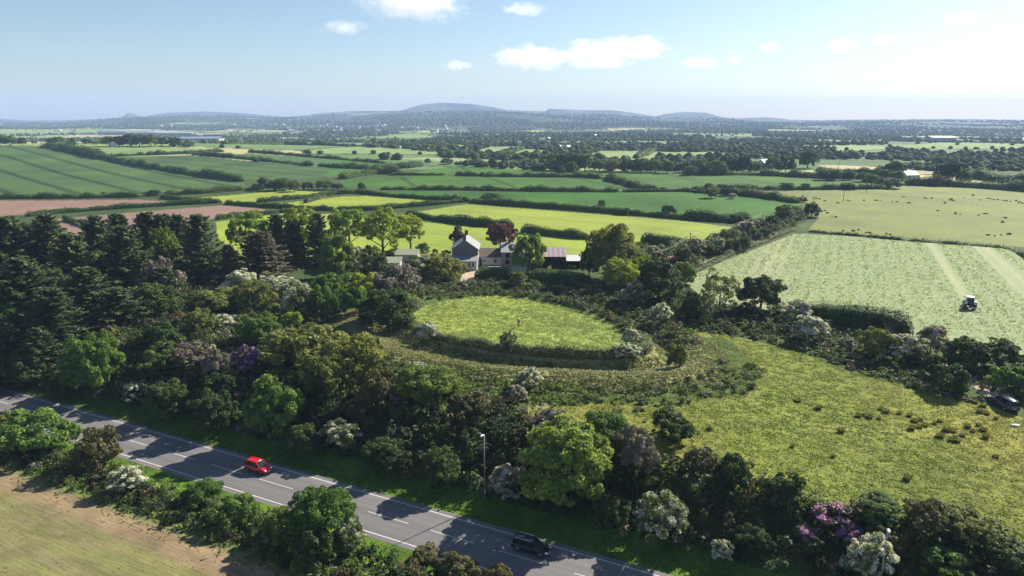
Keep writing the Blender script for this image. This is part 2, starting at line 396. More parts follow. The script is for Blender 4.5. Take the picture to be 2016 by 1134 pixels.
    band = (r + wob >= 22.2) & (r < np.where(Y < FC[1] - 8, 44, 37)) & (n < -13)
    dry = ((r > 24) & (r < 38) & (Y < FC[1] + 2))[:, None]
    cb = np.where(dry, np.array((.26, .27, .11)) * (.8 + .4 * mot), np.array((.075, .12, .03)) * (.7 + .6 * mot))
    near('earthwork', band, cb)
    # tussocky meadow to the right
    MP = np.array([at(u, v)[:2] for u, v in [(1040, 785), (1130, 800), (1230, 780), (1330, 745), (1385, 700), (1370, 655), (1330, 633), (1420, 655), (1560, 690), (1700, 740), (1850, 775), (1950, 800), (2060, 840), (2300, 950), (2300, 1300), (2016, 1160)]] + [road_pt(60, -13.0), road_pt(20, -15.5)])
    mm = inpoly(X, Y, MP) & (reg < len(FIELDS)) & (n < -11)
    big = fbm(X / 16, Y / 16, 84, 3)[:, None]; bigg = fbm(X / 40, Y / 40, 88, 2)[:, None]
    cm = np.array(MEAD) * (.85 + .3 * mot2) * (1 + np.array((.45, .1, .4)) * (big - .5)); gm = sst(bigg + .5 * (big - .5), .48, .85) * .35
    cm = cm * (1 - gm) + np.array((.11, .2, .025)) * (.7 + .6 * mot2) * gm
    near('meadow', mm, cm)
    # wheel track curving through the meadow
    tr = np.array([at(u, v)[:2] for u, v in [(1480, 765), (1490, 785), (1530, 812), (1600, 838), (1700, 852), (1800, 855), (1880, 842), (1950, 815)]])
    dmin = np.full(len(X), 99.)
    for i in range(len(tr) - 1):
        p, q = tr[i], tr[i + 1]; d = q - p; t = np.clip(((X - p[0]) * d[0] + (Y - p[1]) * d[1]) / (d @ d), 0, 1)
        dmin = np.minimum(dmin, np.hypot(X - p[0] - t * d[0], Y - p[1] - t * d[1]))
    TRACK.extend(tr); f = np.exp(-((dmin - .8) / .35) ** 2) * mm * .45; dzm -= .1 * f
    C = C * (1 - f[:, None]) + np.array((.30, .27, .10)) * f[:, None]
    # verges, far and near
    v1 = (n > -5.2 + 2.2 * (mot[:, 0] - .5)) & (n < 0) & (X > -140); v2 = (n >= 6.8) & (n < 10.5)
    vc = np.array((.085, .155, .02)) * (.55 + .9 * mot2)
    near('verge', v1, vc); near('verge', v2, vc)
    # near field: stony strip, then stripes of young growth
    s = road_s(X, Y); nf = n > 15.5
    a = np.array((.21, .155, .095)); b = np.array((.155, .170, .06)); w = sst(n + 1.6 * (mot[:, 0] - .5), 19.8, 22.5)
    rows = .5 + .5 * np.sin(n * 2 * pi / 1.7); g2 = fbm(s / 9, n * 1.1, 90, 3)
    gg = np.clip(w * (.58 + .9 * (g2 - .35)), 0, 1)[:, None]
    gf = np.clip((1 - sst(n, 16, 18.5))[:, None] * .9 * (.5 + mot), 0, 1)
    cn = a * (.7 + .6 * mot2) * (1 - gg) + b * (.75 + .5 * mot2) * gg; cn = cn * (1 - gf) + np.array((.10, .15, .035)) * gf
    near('young_crop_field', nf, cn)
    
    # lanes of bare earth
    for P, wd in (([(1390, 520), (1412, 512), (1440, 500)], 2.0), ([(1120, 577), (1185, 571), (1230, 566)], 2.0), ([(1850, 722), (1905, 742), (1945, 757), (1960, 775)], 2.4), ([(918, 560), (926, 540), (932, 528)], 2.2)):
        W = [np.array(at(*p)[:2]) for p in P]; dm = np.full(len(X), 99.)
        for p, q in zip(W[:-1], W[1:]):
            d = q - p; t = np.clip(((X - p[0]) * d[0] + (Y - p[1]) * d[1]) / (d @ d), 0, 1); dm = np.minimum(dm, np.hypot(X - p[0] - t * d[0], Y - p[1] - t * d[1]))
        near('lane', dm < wd, np.array((.36, .30, .25)) * (.8 + .4 * mot2))
    # fresh swaths and bare patches in the hay field
    k = [i for i, f_ in enumerate(FIELDS) if f_[0] == 'hay_field'][0]; m = reg == k
    a0 = np.array(at(1907, 590)[:2]); b0 = np.array(at(1844, 497)[:2]); d = (b0 - a0) / np.linalg.norm(b0 - a0); HD[:] = [d[0], d[1]]
    t = (X - a0[0]) * -d[1] + (Y - a0[1]) * d[0]; sl = (X - a0[0]) * d[0] + (Y - a0[1]) * d[1]
    swn = fbm(t / .7, sl / 1.6, 93, 3); rid = .5 + .5 * np.sin(t * 2 * pi / 5.2)
    rid = .5 + .5 * np.sin(t * 2 * pi / 3.4); cm = np.array(MOWN) * (.9 + .2 * swn[:, None]) * (.90 + .16 * rid[:, None])
    trk = (.4 * np.exp(-((t - .0) / .8) ** 2) * (sl > 0) + .35 * np.exp(-((t + 15.) / 2.2) ** 2) * (sl > -60) + .45 * np.exp(-((t - 47.) / 4) ** 2))[:, None] * (.55 + .6 * mot)
    trk = np.clip(trk, 0, .85); cm = cm * (1 - trk) + np.array((.42, .37, .23)) * trk
    C[m] = cm[m]; hump = fbm(t / .8, sl / 2.2, 97, 2)
    dzm += m * .05 * np.clip(hump - .45, 0, 1) * 2 * (1 - trk[:, 0])
    # tussocks and ripple of the grassland
    lvl = np.zeros(len(X)); lvl[mm] = .13; lvl[inner] = .11; lvl[band] = .35; lvl[v1 | v2] = .25
    lvl[(reg >= 0) & (reg < len(FIELDS))] = .05
    px = 2.0 * Rg.ravel() ** 2 / (42 * F)
    rel = fbm((X * .8 - Y * .3) / 1.3, (Y * .9 + X * .4) / 1.0, 99, 3) - .5
    dzm += lvl * rel * 1.3 * np.clip(1.6 - px, .2, 1)
    flat = (n > -1.4) & (n < 8.4); dzm[flat] = 0
    edge = np.clip(np.minimum(abs(n + 1.4), abs(n - 8.4)) / 1.5, 0, 1); dzm *= np.where(flat, 0, edge)
    Z = Z + dzm
    V = np.column_stack([X, Y, Z])
    i = np.arange(NR - 1)[:, None]; j = np.arange(NA)[None, :]; j2 = (j + 1) % NA
    Q = np.stack([i * NA + j, i * NA + j2, (i + 1) * NA + j2, (i + 1) * NA + j], -1).reshape(-1, 4)[:, ::-1]
    fr = reg[Q[:, 0]]; fy = Y[Q[:, 0]]; fr = np.where((fr < 0) & (fy > 2700), -2, fr)
    mats = {'default': groundmat('rough_ground', 1.4, .4, .2, 1.8), 'meadow': groundmat('meadow_grass', 2.2, .25, .12, 3.0, sheen=.0), 'earthwork': groundmat('bank_grass', 2.0, .5, .25, 2.5),
            'wheat_field': groundmat('wheat_crop', 1.2, .18, .10, 1.5, coarse=.016, camt=.30), 'crop_field': groundmat('green_crop', .8, .2, .15, 1.2, coarse=.022, camt=.34),
            'grass_field': groundmat('short_grass', .5, .14, .06, 1.0, coarse=.025, camt=.20), 'ploughed_field': groundmat('bare_soil', 3.0, .35, .07, 4, coarse=.06, camt=.12),
            'hay_field': groundmat('cut_grass_ground', .35, .16, .06, .5, coarse=.03, camt=.08, aniso=(-atan2(HD[1], HD[0]), 7)), 'pasture': groundmat('grazed_pasture', .9, .22, .10, 1.4, coarse=.03, camt=.22),
            'young_crop_field': groundmat('sown_rows', .30, .26, .06, .4, coarse=.06, camt=.12, aniso=(atan2(.434, .9009), 14)), 'stubble_field': groundmat('stubble', 1., .15, .05, 1.2), 'verge': groundmat('verge_grass', 4, .5, .2, 5), 'lane': groundmat('lane_earth', 3, .25, .04, 4),
            'hills': groundmat('far_hills', .012, .30, 3, .01, coarse=.003, camt=.2)}
    names = [f_[0] for f_ in FIELDS] + NEAR_FIELDS
    for k in np.unique(fr):
        q = Q[fr == k]; u, inv = np.unique(q, return_inverse=True); q = inv.reshape(-1, 4)
        nm = 'ground' if k == -1 else 'hills' if k == -2 else names[k]
        me = mesh_np(nm, V[u], q, True, vcol=C[u])
        link(nm, me, mats['default'] if k == -1 else mats[nm], kind='structure')
HD = [0, 1]; TRACK = []
build_ground()

# ------------------------------------------------------------------ the road
def roadmat():
    m, nt = newmat('worn_asphalt')
    tc = N(nt, 'ShaderNodeTexCoord'); mp = N(nt, 'ShaderNodeMapping', vector_type='POINT'); mp.inputs['Rotation'].default_value = (0, 0, atan2(.434, .9009)); L(nt, tc.outputs['Object'], mp.inputs[0])
    st = N(nt, 'ShaderNodeMapping', vector_type='POINT'); st.inputs['Scale'].default_value = (.02, 1, 1); L(nt, mp.outputs[0], st.inputs[0])
    a = noise(nt, 1.5, 3, .5, st.outputs[0]); b = noise(nt, .15, 4, .6, tc.outputs['Object']); c = noise(nt, 12, 3, .7, tc.outputs['Object'])
    k = mixc(nt, ramp(nt, a, [(.35, 0.), (.65, 1.)]), (.115, .11, .112), (.20, .190, .192)); k = mixc(nt, b, k, (.135, .127, .128)); k = mixc(nt, 1, k, mixc(nt, c, (.85,) * 3, (1.15,) * 3), 'MULTIPLY')
    p = N(nt, 'ShaderNodeBsdfPrincipled', inp={'Roughness': .75, 'Specular IOR Level': .3}); L(nt, k, p.inputs['Base Color'])
    o = N(nt, 'ShaderNodeOutputMaterial'); L(nt, p.outputs[0], o.inputs['Surface']); return m
def strip(name, s0, s1, n0, n1, z, mat, step=6, **k):
    ss = np.linspace(s0, s1, max(2, int((s1 - s0) / step) + 1)); V = []; Q = []
    for i, s in enumerate(ss):
        V += [(*road_pt(s, n0), z), (*road_pt(s, n1), z)]
        if i: Q.append((2 * i - 2, 2 * i - 1, 2 * i + 1, 2 * i))
    return link(name, mesh_np(name, np.array(V), np.array(Q)), mat, kind='structure', **k)
strip('road', -420, 300, -.75, 7.6, ROADZ + .03, roadmat())
PAINT = plain('worn_road_paint', (.50, .49, .47), .7, var=.45, scale=2)
strip('edge_line', -420, 300, -.08, .08, ROADZ + .036, PAINT); strip('edge_line', -420, 300, 6.75, 6.91, ROADZ + .036, PAINT)
s0 = road_s(-58.2, 94.4)
for k in range(-16, 14): strip('centre_line', s0 + 9.0 * k, s0 + 9.0 * k + 5.9, 3.35, 3.47, ROADZ + .036, PAINT)
# ------------------------------------------------------------------ foliage
def unit(v): return v / np.maximum(np.linalg.norm(v, axis=-1, keepdims=True), 1e-6)
def leaves(P, Nn, size, rs, aspect=1.6, jit=.95):
    """one small folded-free quad per leaf cluster"""
    n = len(P); Nn = unit(Nn + (0, 0, .45) + jit * rs.normal(size=(n, 3)))
    a = unit(np.cross(Nn, rs.normal(size=(n, 3)))); b = np.cross(Nn, a)
    s = (size * (.45 + 1.15 * rs.random(n) ** 1.3))[:, None] * .5
    a = a * s * sqrt(aspect); b = b * s / sqrt(aspect)
    V = np.stack([P - a * .9, P - b + a * .1, P + a * 1.1, P + b + a * .1], 1).reshape(-1, 3)
    return V, np.arange(4 * n).reshape(-1, 4)
def lobed(rs, n, R, H, zb, nl, lr, leaf, low=.0, flat=.8, ragged=.25, aspect=1.6):
    """leaf positions on many small lobes that sit on an uneven crown"""
    az = (H - zb) / 2; c0 = np.array((0, 0, zb + az)); ax = np.array((R, R, az))
    d = unit(rs.normal(size=(nl, 3))); d[:, 2] = np.where(d[:, 2] < low - .8, -d[:, 2] * .6, d[:, 2]); d = unit(d)
    q = .45 + .5 * rs.random(nl) ** .6
    sway = 1 + ragged * (vnoise(d[:, 0] * 2 + rs.random() * 50, d[:, 1] * 2 + d[:, 2] * 3, 3) - .5) * 2
    hz = np.maximum(np.hypot(d[:, 0], d[:, 1]), 1e-3); full = (1 - np.abs(d[:, 2]) ** 2.6) ** .42
    d2 = d.copy(); lo = d[:, 2] < .2; sc_ = np.where(lo, full / hz, 1); d2[:, 0] *= sc_; d2[:, 1] *= sc_
    C = c0 + d2 * ax * (q * sway * (1 - lr * .55))[:, None]
    rad = lr * R * (.45 + 1.0 * rs.random(nl) ** 1.5) ; tone = rs.random(nl)
    k = rs.choice(nl, n, p=rad ** 2 / (rad ** 2).sum())
    e = unit(rs.normal(size=(n, 3)) + .55 * d[k] + np.array((0, 0, .25)))
    rr = rad[k] * (1 - .35 * rs.random(n) ** 2) * (1 + .18 * (rs.random(n) - .5))
    P = C[k] + e * rr[:, None] * np.array((1, 1, flat))
    o = (P - c0) / ax; m = ((np.linalg.norm(o, axis=1) > .5) | (rs.random(n) < .25)) & (P[:, 2] > .03)
    P = P[m]; e = e[m]; k = k[m]
    V, Q = leaves(P, e, leaf, rs, aspect)
    return V, Q, np.clip(.55 * tone[k] + .45 * rs.random(len(k)), 0, 1), P, e, k
def limbs(rs, H, zb, R, r0, n=9, trunk_top=.75, lean=.1, two=False):
    m = MB(); 
    top = np.array((rs.normal() * lean * R, rs.normal() * lean * R, H * trunk_top)); base = np.zeros(3); pts = [base + (0, 0, -.25)]
    for i in range(1, 5): pts.append(base + (top - base) * i / 4 + np.append(rs.normal(size=2) * .04 * R, 0))
    for i in range(4): m.tube(pts[i], pts[i + 1], r0 * (1 - .19 * i) * (1.25 if i == 0 else 1), r0 * (1 - .19 * (i + 1)), 8)
    for j in range(n):
        f = .3 + .62 * j / n; p = base + (top - base) * f; a = j * 2.4 + rs.random(); L_ = R * (.95 - .35 * f) * (.8 + .4 * rs.random())
        q = p + np.array((cos(a) * L_ * .5, sin(a) * L_ * .5, (H - zb) * .16)); e = q + np.array((cos(a + .3) * L_ * .42, sin(a + .3) * L_ * .42, (H - zb) * .12))
        rb = r0 * .42 * (1.15 - f); m.tube(p, q, rb, rb * .6, 6); m.tube(q, e, rb * .6, rb * .2, 5)
        e2 = q + np.array((cos(a - .7) * L_ * .35, sin(a - .7) * L_ * .35, (H - zb) * .14)); m.tube(q, e2, rb * .45, rb * .15, 5)
    return m.mesh('trunk', True)

BARK = plain('grey_bark', (.11, .09, .07), .9, var=.4, scale=6)
def LM(n, a, b, t=.3, **k): return leafmat(n, a, b, t, **k)
M = dict(
 syc=LM('sycamore_leaf', (.025, .060, .010), (.175, .235, .055), .38), green=LM('green_leaf', (.025, .060, .010), (.115, .17, .032), .34),
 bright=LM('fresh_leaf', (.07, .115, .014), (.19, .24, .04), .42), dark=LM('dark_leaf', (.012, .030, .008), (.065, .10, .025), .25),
 olive=LM('willow_leaf', (.035, .05, .012), (.155, .175, .05), .34), grey=LM('grey_twigs', (.075, .07, .055), (.16, .145, .115), .15),
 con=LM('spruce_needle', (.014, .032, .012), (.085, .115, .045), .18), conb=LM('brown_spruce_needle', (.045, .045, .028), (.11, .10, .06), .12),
 haw=LM('hawthorn_leaf', (.022, .042, .012), (.12, .15, .045), .28), mauve=LM('mauve_blossom', (.15, .09, .14), (.30, .21, .28), .25, hue=.0), rush=LM('rush_stem', (.07, .085, .025), (.17, .165, .06), .25), white=LM('may_blossom', (.40, .43, .36), (.78, .78, .72), .3, hue=.0),
 lilac=LM('fading_blossom', (.36, .33, .32), (.60, .55, .54), .3, hue=.0), purple=LM('purple_blossom', (.26, .09, .36), (.46, .24, .54), .3, hue=.0), pink=LM('pink_blossom', (.45, .17, .42), (.66, .36, .62), .3, hue=.0),
 copper=LM('copper_leaf', (.045, .018, .022), (.12, .045, .05), .25), yew=LM('rusty_yew', (.02, .018, .008), (.07, .04, .018), .1), gorse=LM('heath_twig', (.035, .038, .014), (.12, .105, .042), .2),
 bram=LM('bramble_leaf', (.03, .05, .014), (.12, .145, .05), .25), hedge=LM('clipped_leaf', (.018, .042, .008), (.085, .125, .026), .25))
STUFF = leafmat('undergrowth_leaf', None, None, .28, attr='col', hue=0)

PROTO = {}
def proto(kind, var):
    """(crown mesh, blossom mesh or None, trunk mesh) at R = 1 unit = real size in metres given below"""
    if (kind, var) in PROTO: return PROTO[(kind, var)]
    rs = np.random.default_rng(abs(hash_str(kind)) % 9999 + var * 101); bl = None; mat2 = None
    def crown(n, R, H, zb, nl, lr, leaf, mat, **k):
        V, Q, t, P, e, kk = lobed(rs, n, R, H, zb, nl, lr, leaf, **k); me = mesh_np('crown', V, Q, False, tone=t); me.materials.append(M[mat]); return me, (V, Q, t, P, e, kk)
    def split(data, frac, mat, leafmatname, top=.1):
        V, Q, t, P, e, kk = data; nl = kk.max() + 1; thr_ = .75 + .52 * (.5 - frac)
        m = (vnoise(P[:, 0] * 1.9 + nl, P[:, 1] * 1.9 + P[:, 2] * 2.3, 4) + .5 * rs.random(len(kk)) > thr_) & (e[:, 2] > top - .7 * rs.random(len(kk)))
        def sub(mm, mt, nm):
            v = V.reshape(-1, 4, 3)[mm].reshape(-1, 3); q = np.arange(len(v)).reshape(-1, 4); me = mesh_np(nm, v, q, False, tone=t[mm]); me.materials.append(M[mt]); return me
        return sub(~m, leafmatname, 'crown'), sub(m, mat, 'blossom')
    if kind in ('syc', 'green', 'bright', 'dark', 'copper', 'haze_tree'):
        me, _ = crown(23000, 5, 9, 2.2 if kind == 'copper' else .15 if kind in ('dark', 'green') else .5, 150, .16, .26, kind if kind != 'haze_tree' else 'olive', ragged=.22); size = (5, 9); tr = limbs(rs, 9, 1.3, 5, .30)
    elif kind == 'open':      # tall open crown on a bare forking trunk
        me, _ = crown(13000, 5, 12, 3.2, 100, .16, .28, 'bright', ragged=.35); size = (5, 12); tr = limbs(rs, 12, 3.4, 5, .36, 11)
    elif kind == 'sparse':
        me, _ = crown(6500, 4, 8, 1.2, 80, .15, .22, 'olive', ragged=.4); size = (4, 8); tr = limbs(rs, 8, 1.5, 4, .16, 12)
    elif kind in ('haw', 'hawl', 'hawg'):
        _, dat = crown(17000, 2.4, 4.2, .1, 110, .17, .13, 'haw', ragged=.35, flat=.7); me, bl = split(dat, {'haw': .72, 'hawl': .66, 'hawg': .30}[kind], {'haw': 'white', 'hawl': 'lilac', 'hawg': 'white'}[kind], 'haw', -.1); size = (2.4, 4.2); tr = limbs(rs, 4.2, .5, 2.4, .12)
    elif kind in ('rhod', 'rhop', 'rhom'):
        _, dat = crown(9000, 2.4, 3.2, .0, 80, .18, .18, 'dark', ragged=.35); me, bl = split(dat, {'rhod': .62, 'rhop': .5, 'rhom': .4}[kind], {'rhod': 'purple', 'rhop': 'pink', 'rhom': 'mauve'}[kind], 'dark' if kind == 'rhod' else 'gorse', .2); size = (2.4, 3.2); tr = limbs(rs, 3.2, .3, 2.4, .1, 6)
    elif kind in ('olive', 'grey', 'gorse', 'bush', 'dbush', 'bbush', 'yew'):
        mt = {'bush': 'green', 'dbush': 'dark', 'bbush': 'bright'}.get(kind, kind)
        if kind == 'yew': me, _ = crown(8000, 2, 5.5, .0, 40, .28, .2, mt, ragged=.15)
        else: me, _ = crown(10500, 2.6, 3.4, .0, 110, .17, .18, mt, ragged=.35)
        size = (2, 5.5) if kind == 'yew' else (2.6, 3.4); tr = limbs(rs, size[1] * .9, .3, size[0], .1, 6)
    elif kind in ('con', 'conb'):
        H = 16.; V = []; T = []; tr = MB(); tr.tube((0, 0, -.3), (0, 0, H * .5), .30, .17, 8); tr.tube((0, 0, H * .5), (0, 0, H * .99), .17, .03, 6)
        nb = 210; Ps = []; Ds = []; Tn = []
        for j in range(nb):
            f = ((j + .5) / nb) ** .9; z = H * (.04 + .94 * f); a = j * 2.399 + rs.random() * .7; Lb = 4.4 * (1 - f) ** .55 * (.45 + .75 * vnoise(a * .9 + var * 7, f * 5, 77 + var)) * (.75 + .45 * rs.random()) + .4
            if rs.random() < .08: Lb *= .5
            m_ = int(30 + 50 * Lb / 4); t = rs.random(m_) ** .7; dirn = np.array((cos(a), sin(a), 0)); sd = np.array((-sin(a), cos(a), 0))
            up = -.18 + .55 * f + .1 * rs.normal()
            wdt = .42 * Lb * (1 - t) * .7 + .18; o = rs.uniform(-1, 1, m_)
            P = dirn * (t * Lb)[:, None] + sd * (o * wdt)[:, None]; zz = z + t * Lb * up + .28 * Lb * (t ** 2) * (.6 if f > .3 else .2) - .25 * abs(o) * wdt + .11 * rs.normal(size=m_) - .1
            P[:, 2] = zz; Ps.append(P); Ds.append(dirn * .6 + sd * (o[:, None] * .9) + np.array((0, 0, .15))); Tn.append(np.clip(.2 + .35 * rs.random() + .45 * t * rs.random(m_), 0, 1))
            if j % 3 == 0: tr.tube((0, 0, z), (dirn * Lb * .8)[:2].tolist() + [z + up * Lb * .8], .05, .015, 4)
        P = np.concatenate(Ps); D = unit(np.concatenate(Ds) + .5 * rs.normal(size=P.shape)); t = np.concatenate(Tn); n = len(P)
        s = .50 * (.6 + .8 * rs.random(n))[:, None]; b = unit(np.cross(D, np.array((0, 0, 1.)) + .5 * rs.normal(size=(n, 3)))) * s * .28; a = D * s * .5
        Vv = np.stack([P - a, P - b, P + a, P + b], 1).reshape(-1, 3); Vv[:, 2] = np.maximum(Vv[:, 2], .05)
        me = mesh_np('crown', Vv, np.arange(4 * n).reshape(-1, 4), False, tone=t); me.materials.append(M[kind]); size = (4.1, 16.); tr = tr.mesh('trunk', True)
    if not tr.materials: tr.materials.append(BARK)
    PROTO[(kind, var)] = (me, bl, tr, size); return PROTO[(kind, var)]
def hash_str(s): 
    h = 7
    for c in s: h = (h * 31 + ord(c)) % 100003
    return h
NV = {'con': 6, 'conb': 2, 'syc': 3, 'green': 3, 'open': 2, 'haw': 3}
CNT = {}
def top_z(x, y, v):
    dv = (v - 567) / F; return CZ - y * (ST + dv * CT) / (CT - dv * ST)
NAMES = {'con': 'conifer_tree', 'conb': 'conifer_tree', 'haw': 'hawthorn_tree', 'hawl': 'hawthorn_tree', 'hawg': 'hawthorn_tree', 'rhod': 'flowering_shrub', 'rhop': 'flowering_shrub', 'rhom': 'flowering_shrub',
         'olive': 'willow_shrub', 'grey': 'twiggy_shrub', 'gorse': 'heath_shrub', 'bush': 'leafy_shrub', 'dbush': 'leafy_shrub', 'bbush': 'leafy_shrub', 'yew': 'yew_tree'}
CATS = {'conifer_tree': 'conifer', 'hawthorn_tree': 'hawthorn', 'yew_tree': 'yew'}
def plant(u, vb, vt, w, kind, label, group=None, small=False):
    x, y, z = at(u, vb)
    R = w / 2 * depth(x, y, z) / F
    low = kind in ('olive', 'grey', 'gorse', 'bush', 'dbush', 'bbush', 'rhod', 'rhop', 'rhom', 'haw', 'hawl', 'hawg', 'dark', 'green', 'syc', 'bright')
    if low: y += R * .55; x += R * .55 * (u - 1008) / F; z = zat(x, y)
    R = w / 2 * depth(x, y, z) / F
    H = max(1.0, top_z(x, y, vt) - z + (-.12 * R if kind in ('con', 'conb') else .12 * R))
    CNT[kind] = CNT.get(kind, -1) + 1
    me, bl, tr, size = proto(kind, CNT[kind] % NV.get(kind, 2))
    nm = NAMES.get(kind, 'broadleaf_tree'); rz = (CNT[kind] * 2.1) % 6.28; lean = (.035 * sin(CNT[kind] * 1.9), .035 * cos(CNT[kind] * 2.3)) if kind == 'con' else (0, 0)
    e = empty(nm, (x, y, z - .05), rz, (R / size[0] / .98, R / size[0] / .98, H / size[1] / .98), label=label, cat=CATS.get(nm, 'shrub' if 'shrub' in nm else 'tree'), group=group)
    e.rotation_euler[0], e.rotation_euler[1] = lean
    link('crown', me, parent=e)
    if bl is not None: link('blossom', bl, parent=e)
    link('trunk', tr, parent=e)
    return e

# hedges: leafy banks along a line, each its own thing
def hedge_mesh(W, w, h, leaf, seed, rag=.3, dense=1.0, gaps=0.0):
    rs = np.random.default_rng(seed); W = np.array(W, float)
    seg = np.diff(W, axis=0); ln = np.linalg.norm(seg, axis=1); cum = np.concatenate([[0], np.cumsum(ln)]); Lt = cum[-1]
    n = int(Lt * (w + 2 * h) * 1.9 * dense / leaf ** 2)
    n = min(n, 60000)
    s = rs.random(n) * Lt; k = np.clip(np.searchsorted(cum, s) - 1, 0, len(ln) - 1); t = (s - cum[k]) / ln[k]
    c = W[k] + seg[k] * t[:, None]; d = seg[k] / ln[k][:, None]; nn = np.column_stack([-d[:, 1], d[:, 0]])
    ef = np.clip(np.minimum(s, Lt - s) / (.8 * h) + .08, 0, 1) ** .5
    a = rs.random(n) * pi; top = 1 + rag * 2 * (vnoise(s / (1.5 * h) + seed, np.zeros(n), 5) - .5) + rag * 1.4 * (vnoise(s / (6 * h) + seed, np.zeros(n), 6) - .5) * 1.5
    lat = np.cos(a); lat = np.sign(lat) * abs(lat) ** .8; up = np.sin(a) ** .75
    wv = 1 + .35 * rag * (vnoise(s / w + 9, lat, 8) - .5)
    off = lat * w / 2 * wv * ef * (1 - .15 * rs.random(n)); P2 = c + nn * off[:, None]
    z = hbase(P2[:, 0], P2[:, 1]) + up * h * top * ef * (1 - .15 * rs.random(n) ** 2) + (rs.random(n) < .16) * rs.random(n) * h * rag * .9
    if gaps:
        keep = vnoise(s / 9. + seed * 3, np.zeros(n), 12) > gaps; P2 = P2[keep]; z = z[keep]; a = a[keep]; nn = nn[keep]; s = s[keep]; up = up[keep]
    P = np.column_stack([P2, z]); Nn = np.column_stack([nn * np.cos(a)[:, None], np.sin(a) + .2])
    V, Q = leaves(P, Nn, leaf, rs, 1.4, .6)
    tone = np.clip(.55 * vnoise(s / (1.2 * h) + 3, np.cos(a) * 2, 9) + .45 * rs.random(len(s)), 0, 1)
    # solid dark core added inside the leaves to block light and view through
    m = max(2, int(Lt / max(2.0, leaf * 3))); ss = np.linspace(0, Lt, m); kk = np.clip(np.searchsorted(cum, ss) - 1, 0, len(ln) - 1); tt = (ss - cum[kk]) / ln[kk]
    cc = W[kk] + seg[kk] * tt[:, None]; dd = seg[kk] / ln[kk][:, None]; n2 = np.column_stack([-dd[:, 1], dd[:, 0]])
    tp = 1 + rag * 2 * (vnoise(ss / (1.5 * h) + seed, np.zeros(m), 5) - .5) + rag * 1.4 * (vnoise(ss / (6 * h) + seed, np.zeros(m), 6) - .5) * 1.5
    ee = np.clip(np.minimum(ss, Lt - ss) / (.8 * h), .05, 1) ** .5; tp = tp * ee
    if gaps: tp = tp * np.where(vnoise(ss / 9. + seed * 3, np.zeros(m), 12) > gaps, 1, .12)
    pr = [(-.36, -.3), (-.34, .45), (-.18, .74), (.18, .74), (.34, .45), (.36, -.3)]
    Vb = []; 
    for lt, hz in pr:
        q = cc + n2 * (lt * w * ee)[:, None]; Vb.append(np.column_stack([q, hbase(q[:, 0], q[:, 1]) + hz * h * (tp if hz > 0 else 1)]))
    Vb = np.stack(Vb, 1).reshape(-1, 3); Qb = [(i * 6 + j, i * 6 + j + 1, (i + 1) * 6 + j + 1, (i + 1) * 6 + j) for i in range(m - 1) for j in range(5)]
    V = np.concatenate([V, Vb]); Q = np.concatenate([Q, np.array(Qb) + len(V) - len(Vb)]) if Qb else Q
    return mesh_np('hedge', V, Q, False, tone=np.concatenate([tone, np.full(len(Qb), .05)]))
HS = [0]
def hedge(P, label, w=2.2, h=1.7, mat='hedge', rag=.3, name='hedge', gaps=0, world=False, cat='hedge', dense=1.0, group=None):
    HS[0] += 1
    W = [p[:2] for p in P] if world else [at(u, v)[:2] for u, v in P]
    dm = min(depth(x, y, 0) for x, y in W); leaf = max(.22, dm * .00125)
    # refine long lines so that they follow the land
    me = hedge_mesh(W, w, h, leaf, HS[0] * 13 + 1, rag, dense, gaps)
    return link(name, me, M[mat], label=label, cat=cat, group=group)

# patches of brambles, gorse and bracken: one mass
BC = 1.45 * np.array([(.022, .042, .010), (.045, .075, .016), (.070, .10, .024), (.036, .032, .014), (.085, .065, .032), (.095, .115, .045), (.045, .058, .026), (.016, .030, .008), (.12, .165, .03), (.15, .145, .11)])
def scrub(name, P, step, r0, r1, hf, probs, seed, leaf, label=None, world=False, cond=None, dens=1.0, cat='undergrowth', nmul=1.0):
    rs = np.random.default_rng(seed); W = np.array([p[:2] for p in P]) if world else poly_world(P)
    x0, y0 = W.min(0); x1, y1 = W.max(0)
    gx, gy = np.meshgrid(np.arange(x0, x1, step), np.arange(y0, y1, step)); gx = gx.ravel() + rs.uniform(-.6, .6, gx.size) * step; gy = gy.ravel() + rs.uniform(-.6, .6, gy.size) * step
    m = inpoly(gx, gy, W) & (rs.random(gx.size) < dens)
    if cond is not None: m &= cond(gx, gy)
    gx, gy = gx[m], gy[m]; Vs, Cs = [], []; pr = np.array(probs, float); pr /= pr.sum()
    cl = fbm(gx / 6, gy / 6, seed, 2)
    for x, y, c in zip(gx, gy, cl):
        R = r0 + (r1 - r0) * rs.random() ** 1.6; H = R * hf * (.7 + .7 * rs.random()); n = int(60 * nmul * (R / leaf) ** 2 * .12) + 14
        nl = 7; cen = np.column_stack([rs.normal(size=(nl, 2)) * R * .42, np.abs(rs.normal(size=nl)) * H * .32 + H * .3]); k = rs.integers(0, nl, n)
        e = unit(rs.normal(size=(n, 3)) + (0, 0, .6)); Pp = cen[k] + e * np.array((R * .42, R * .42, H * .42)) * (1 - .25 * rs.random(n)[:, None])
        Pp[:, 0] += x; Pp[:, 1] += y; Pp[:, 2] = np.maximum(Pp[:, 2], .05) + hbase(x, y)
        V, _ = leaves(Pp, e, leaf, rs, 1.5, .7); Vs.append(V)
        ci = BC[rs.choice(len(pr), p=pr)]; lt = .65 + .7 * rs.random(nl)
        Cs.append(ci * lt[k][:, None] * (.75 + .5 * rs.random((n, 1))))
    V = np.concatenate(Vs); C = np.concatenate(Cs)
    me = mesh_np(name, V, np.arange(len(V)).reshape(-1, 4), False, fcol=C)
    return link(name, me, STUFF, kind='stuff', label=label, cat=cat)
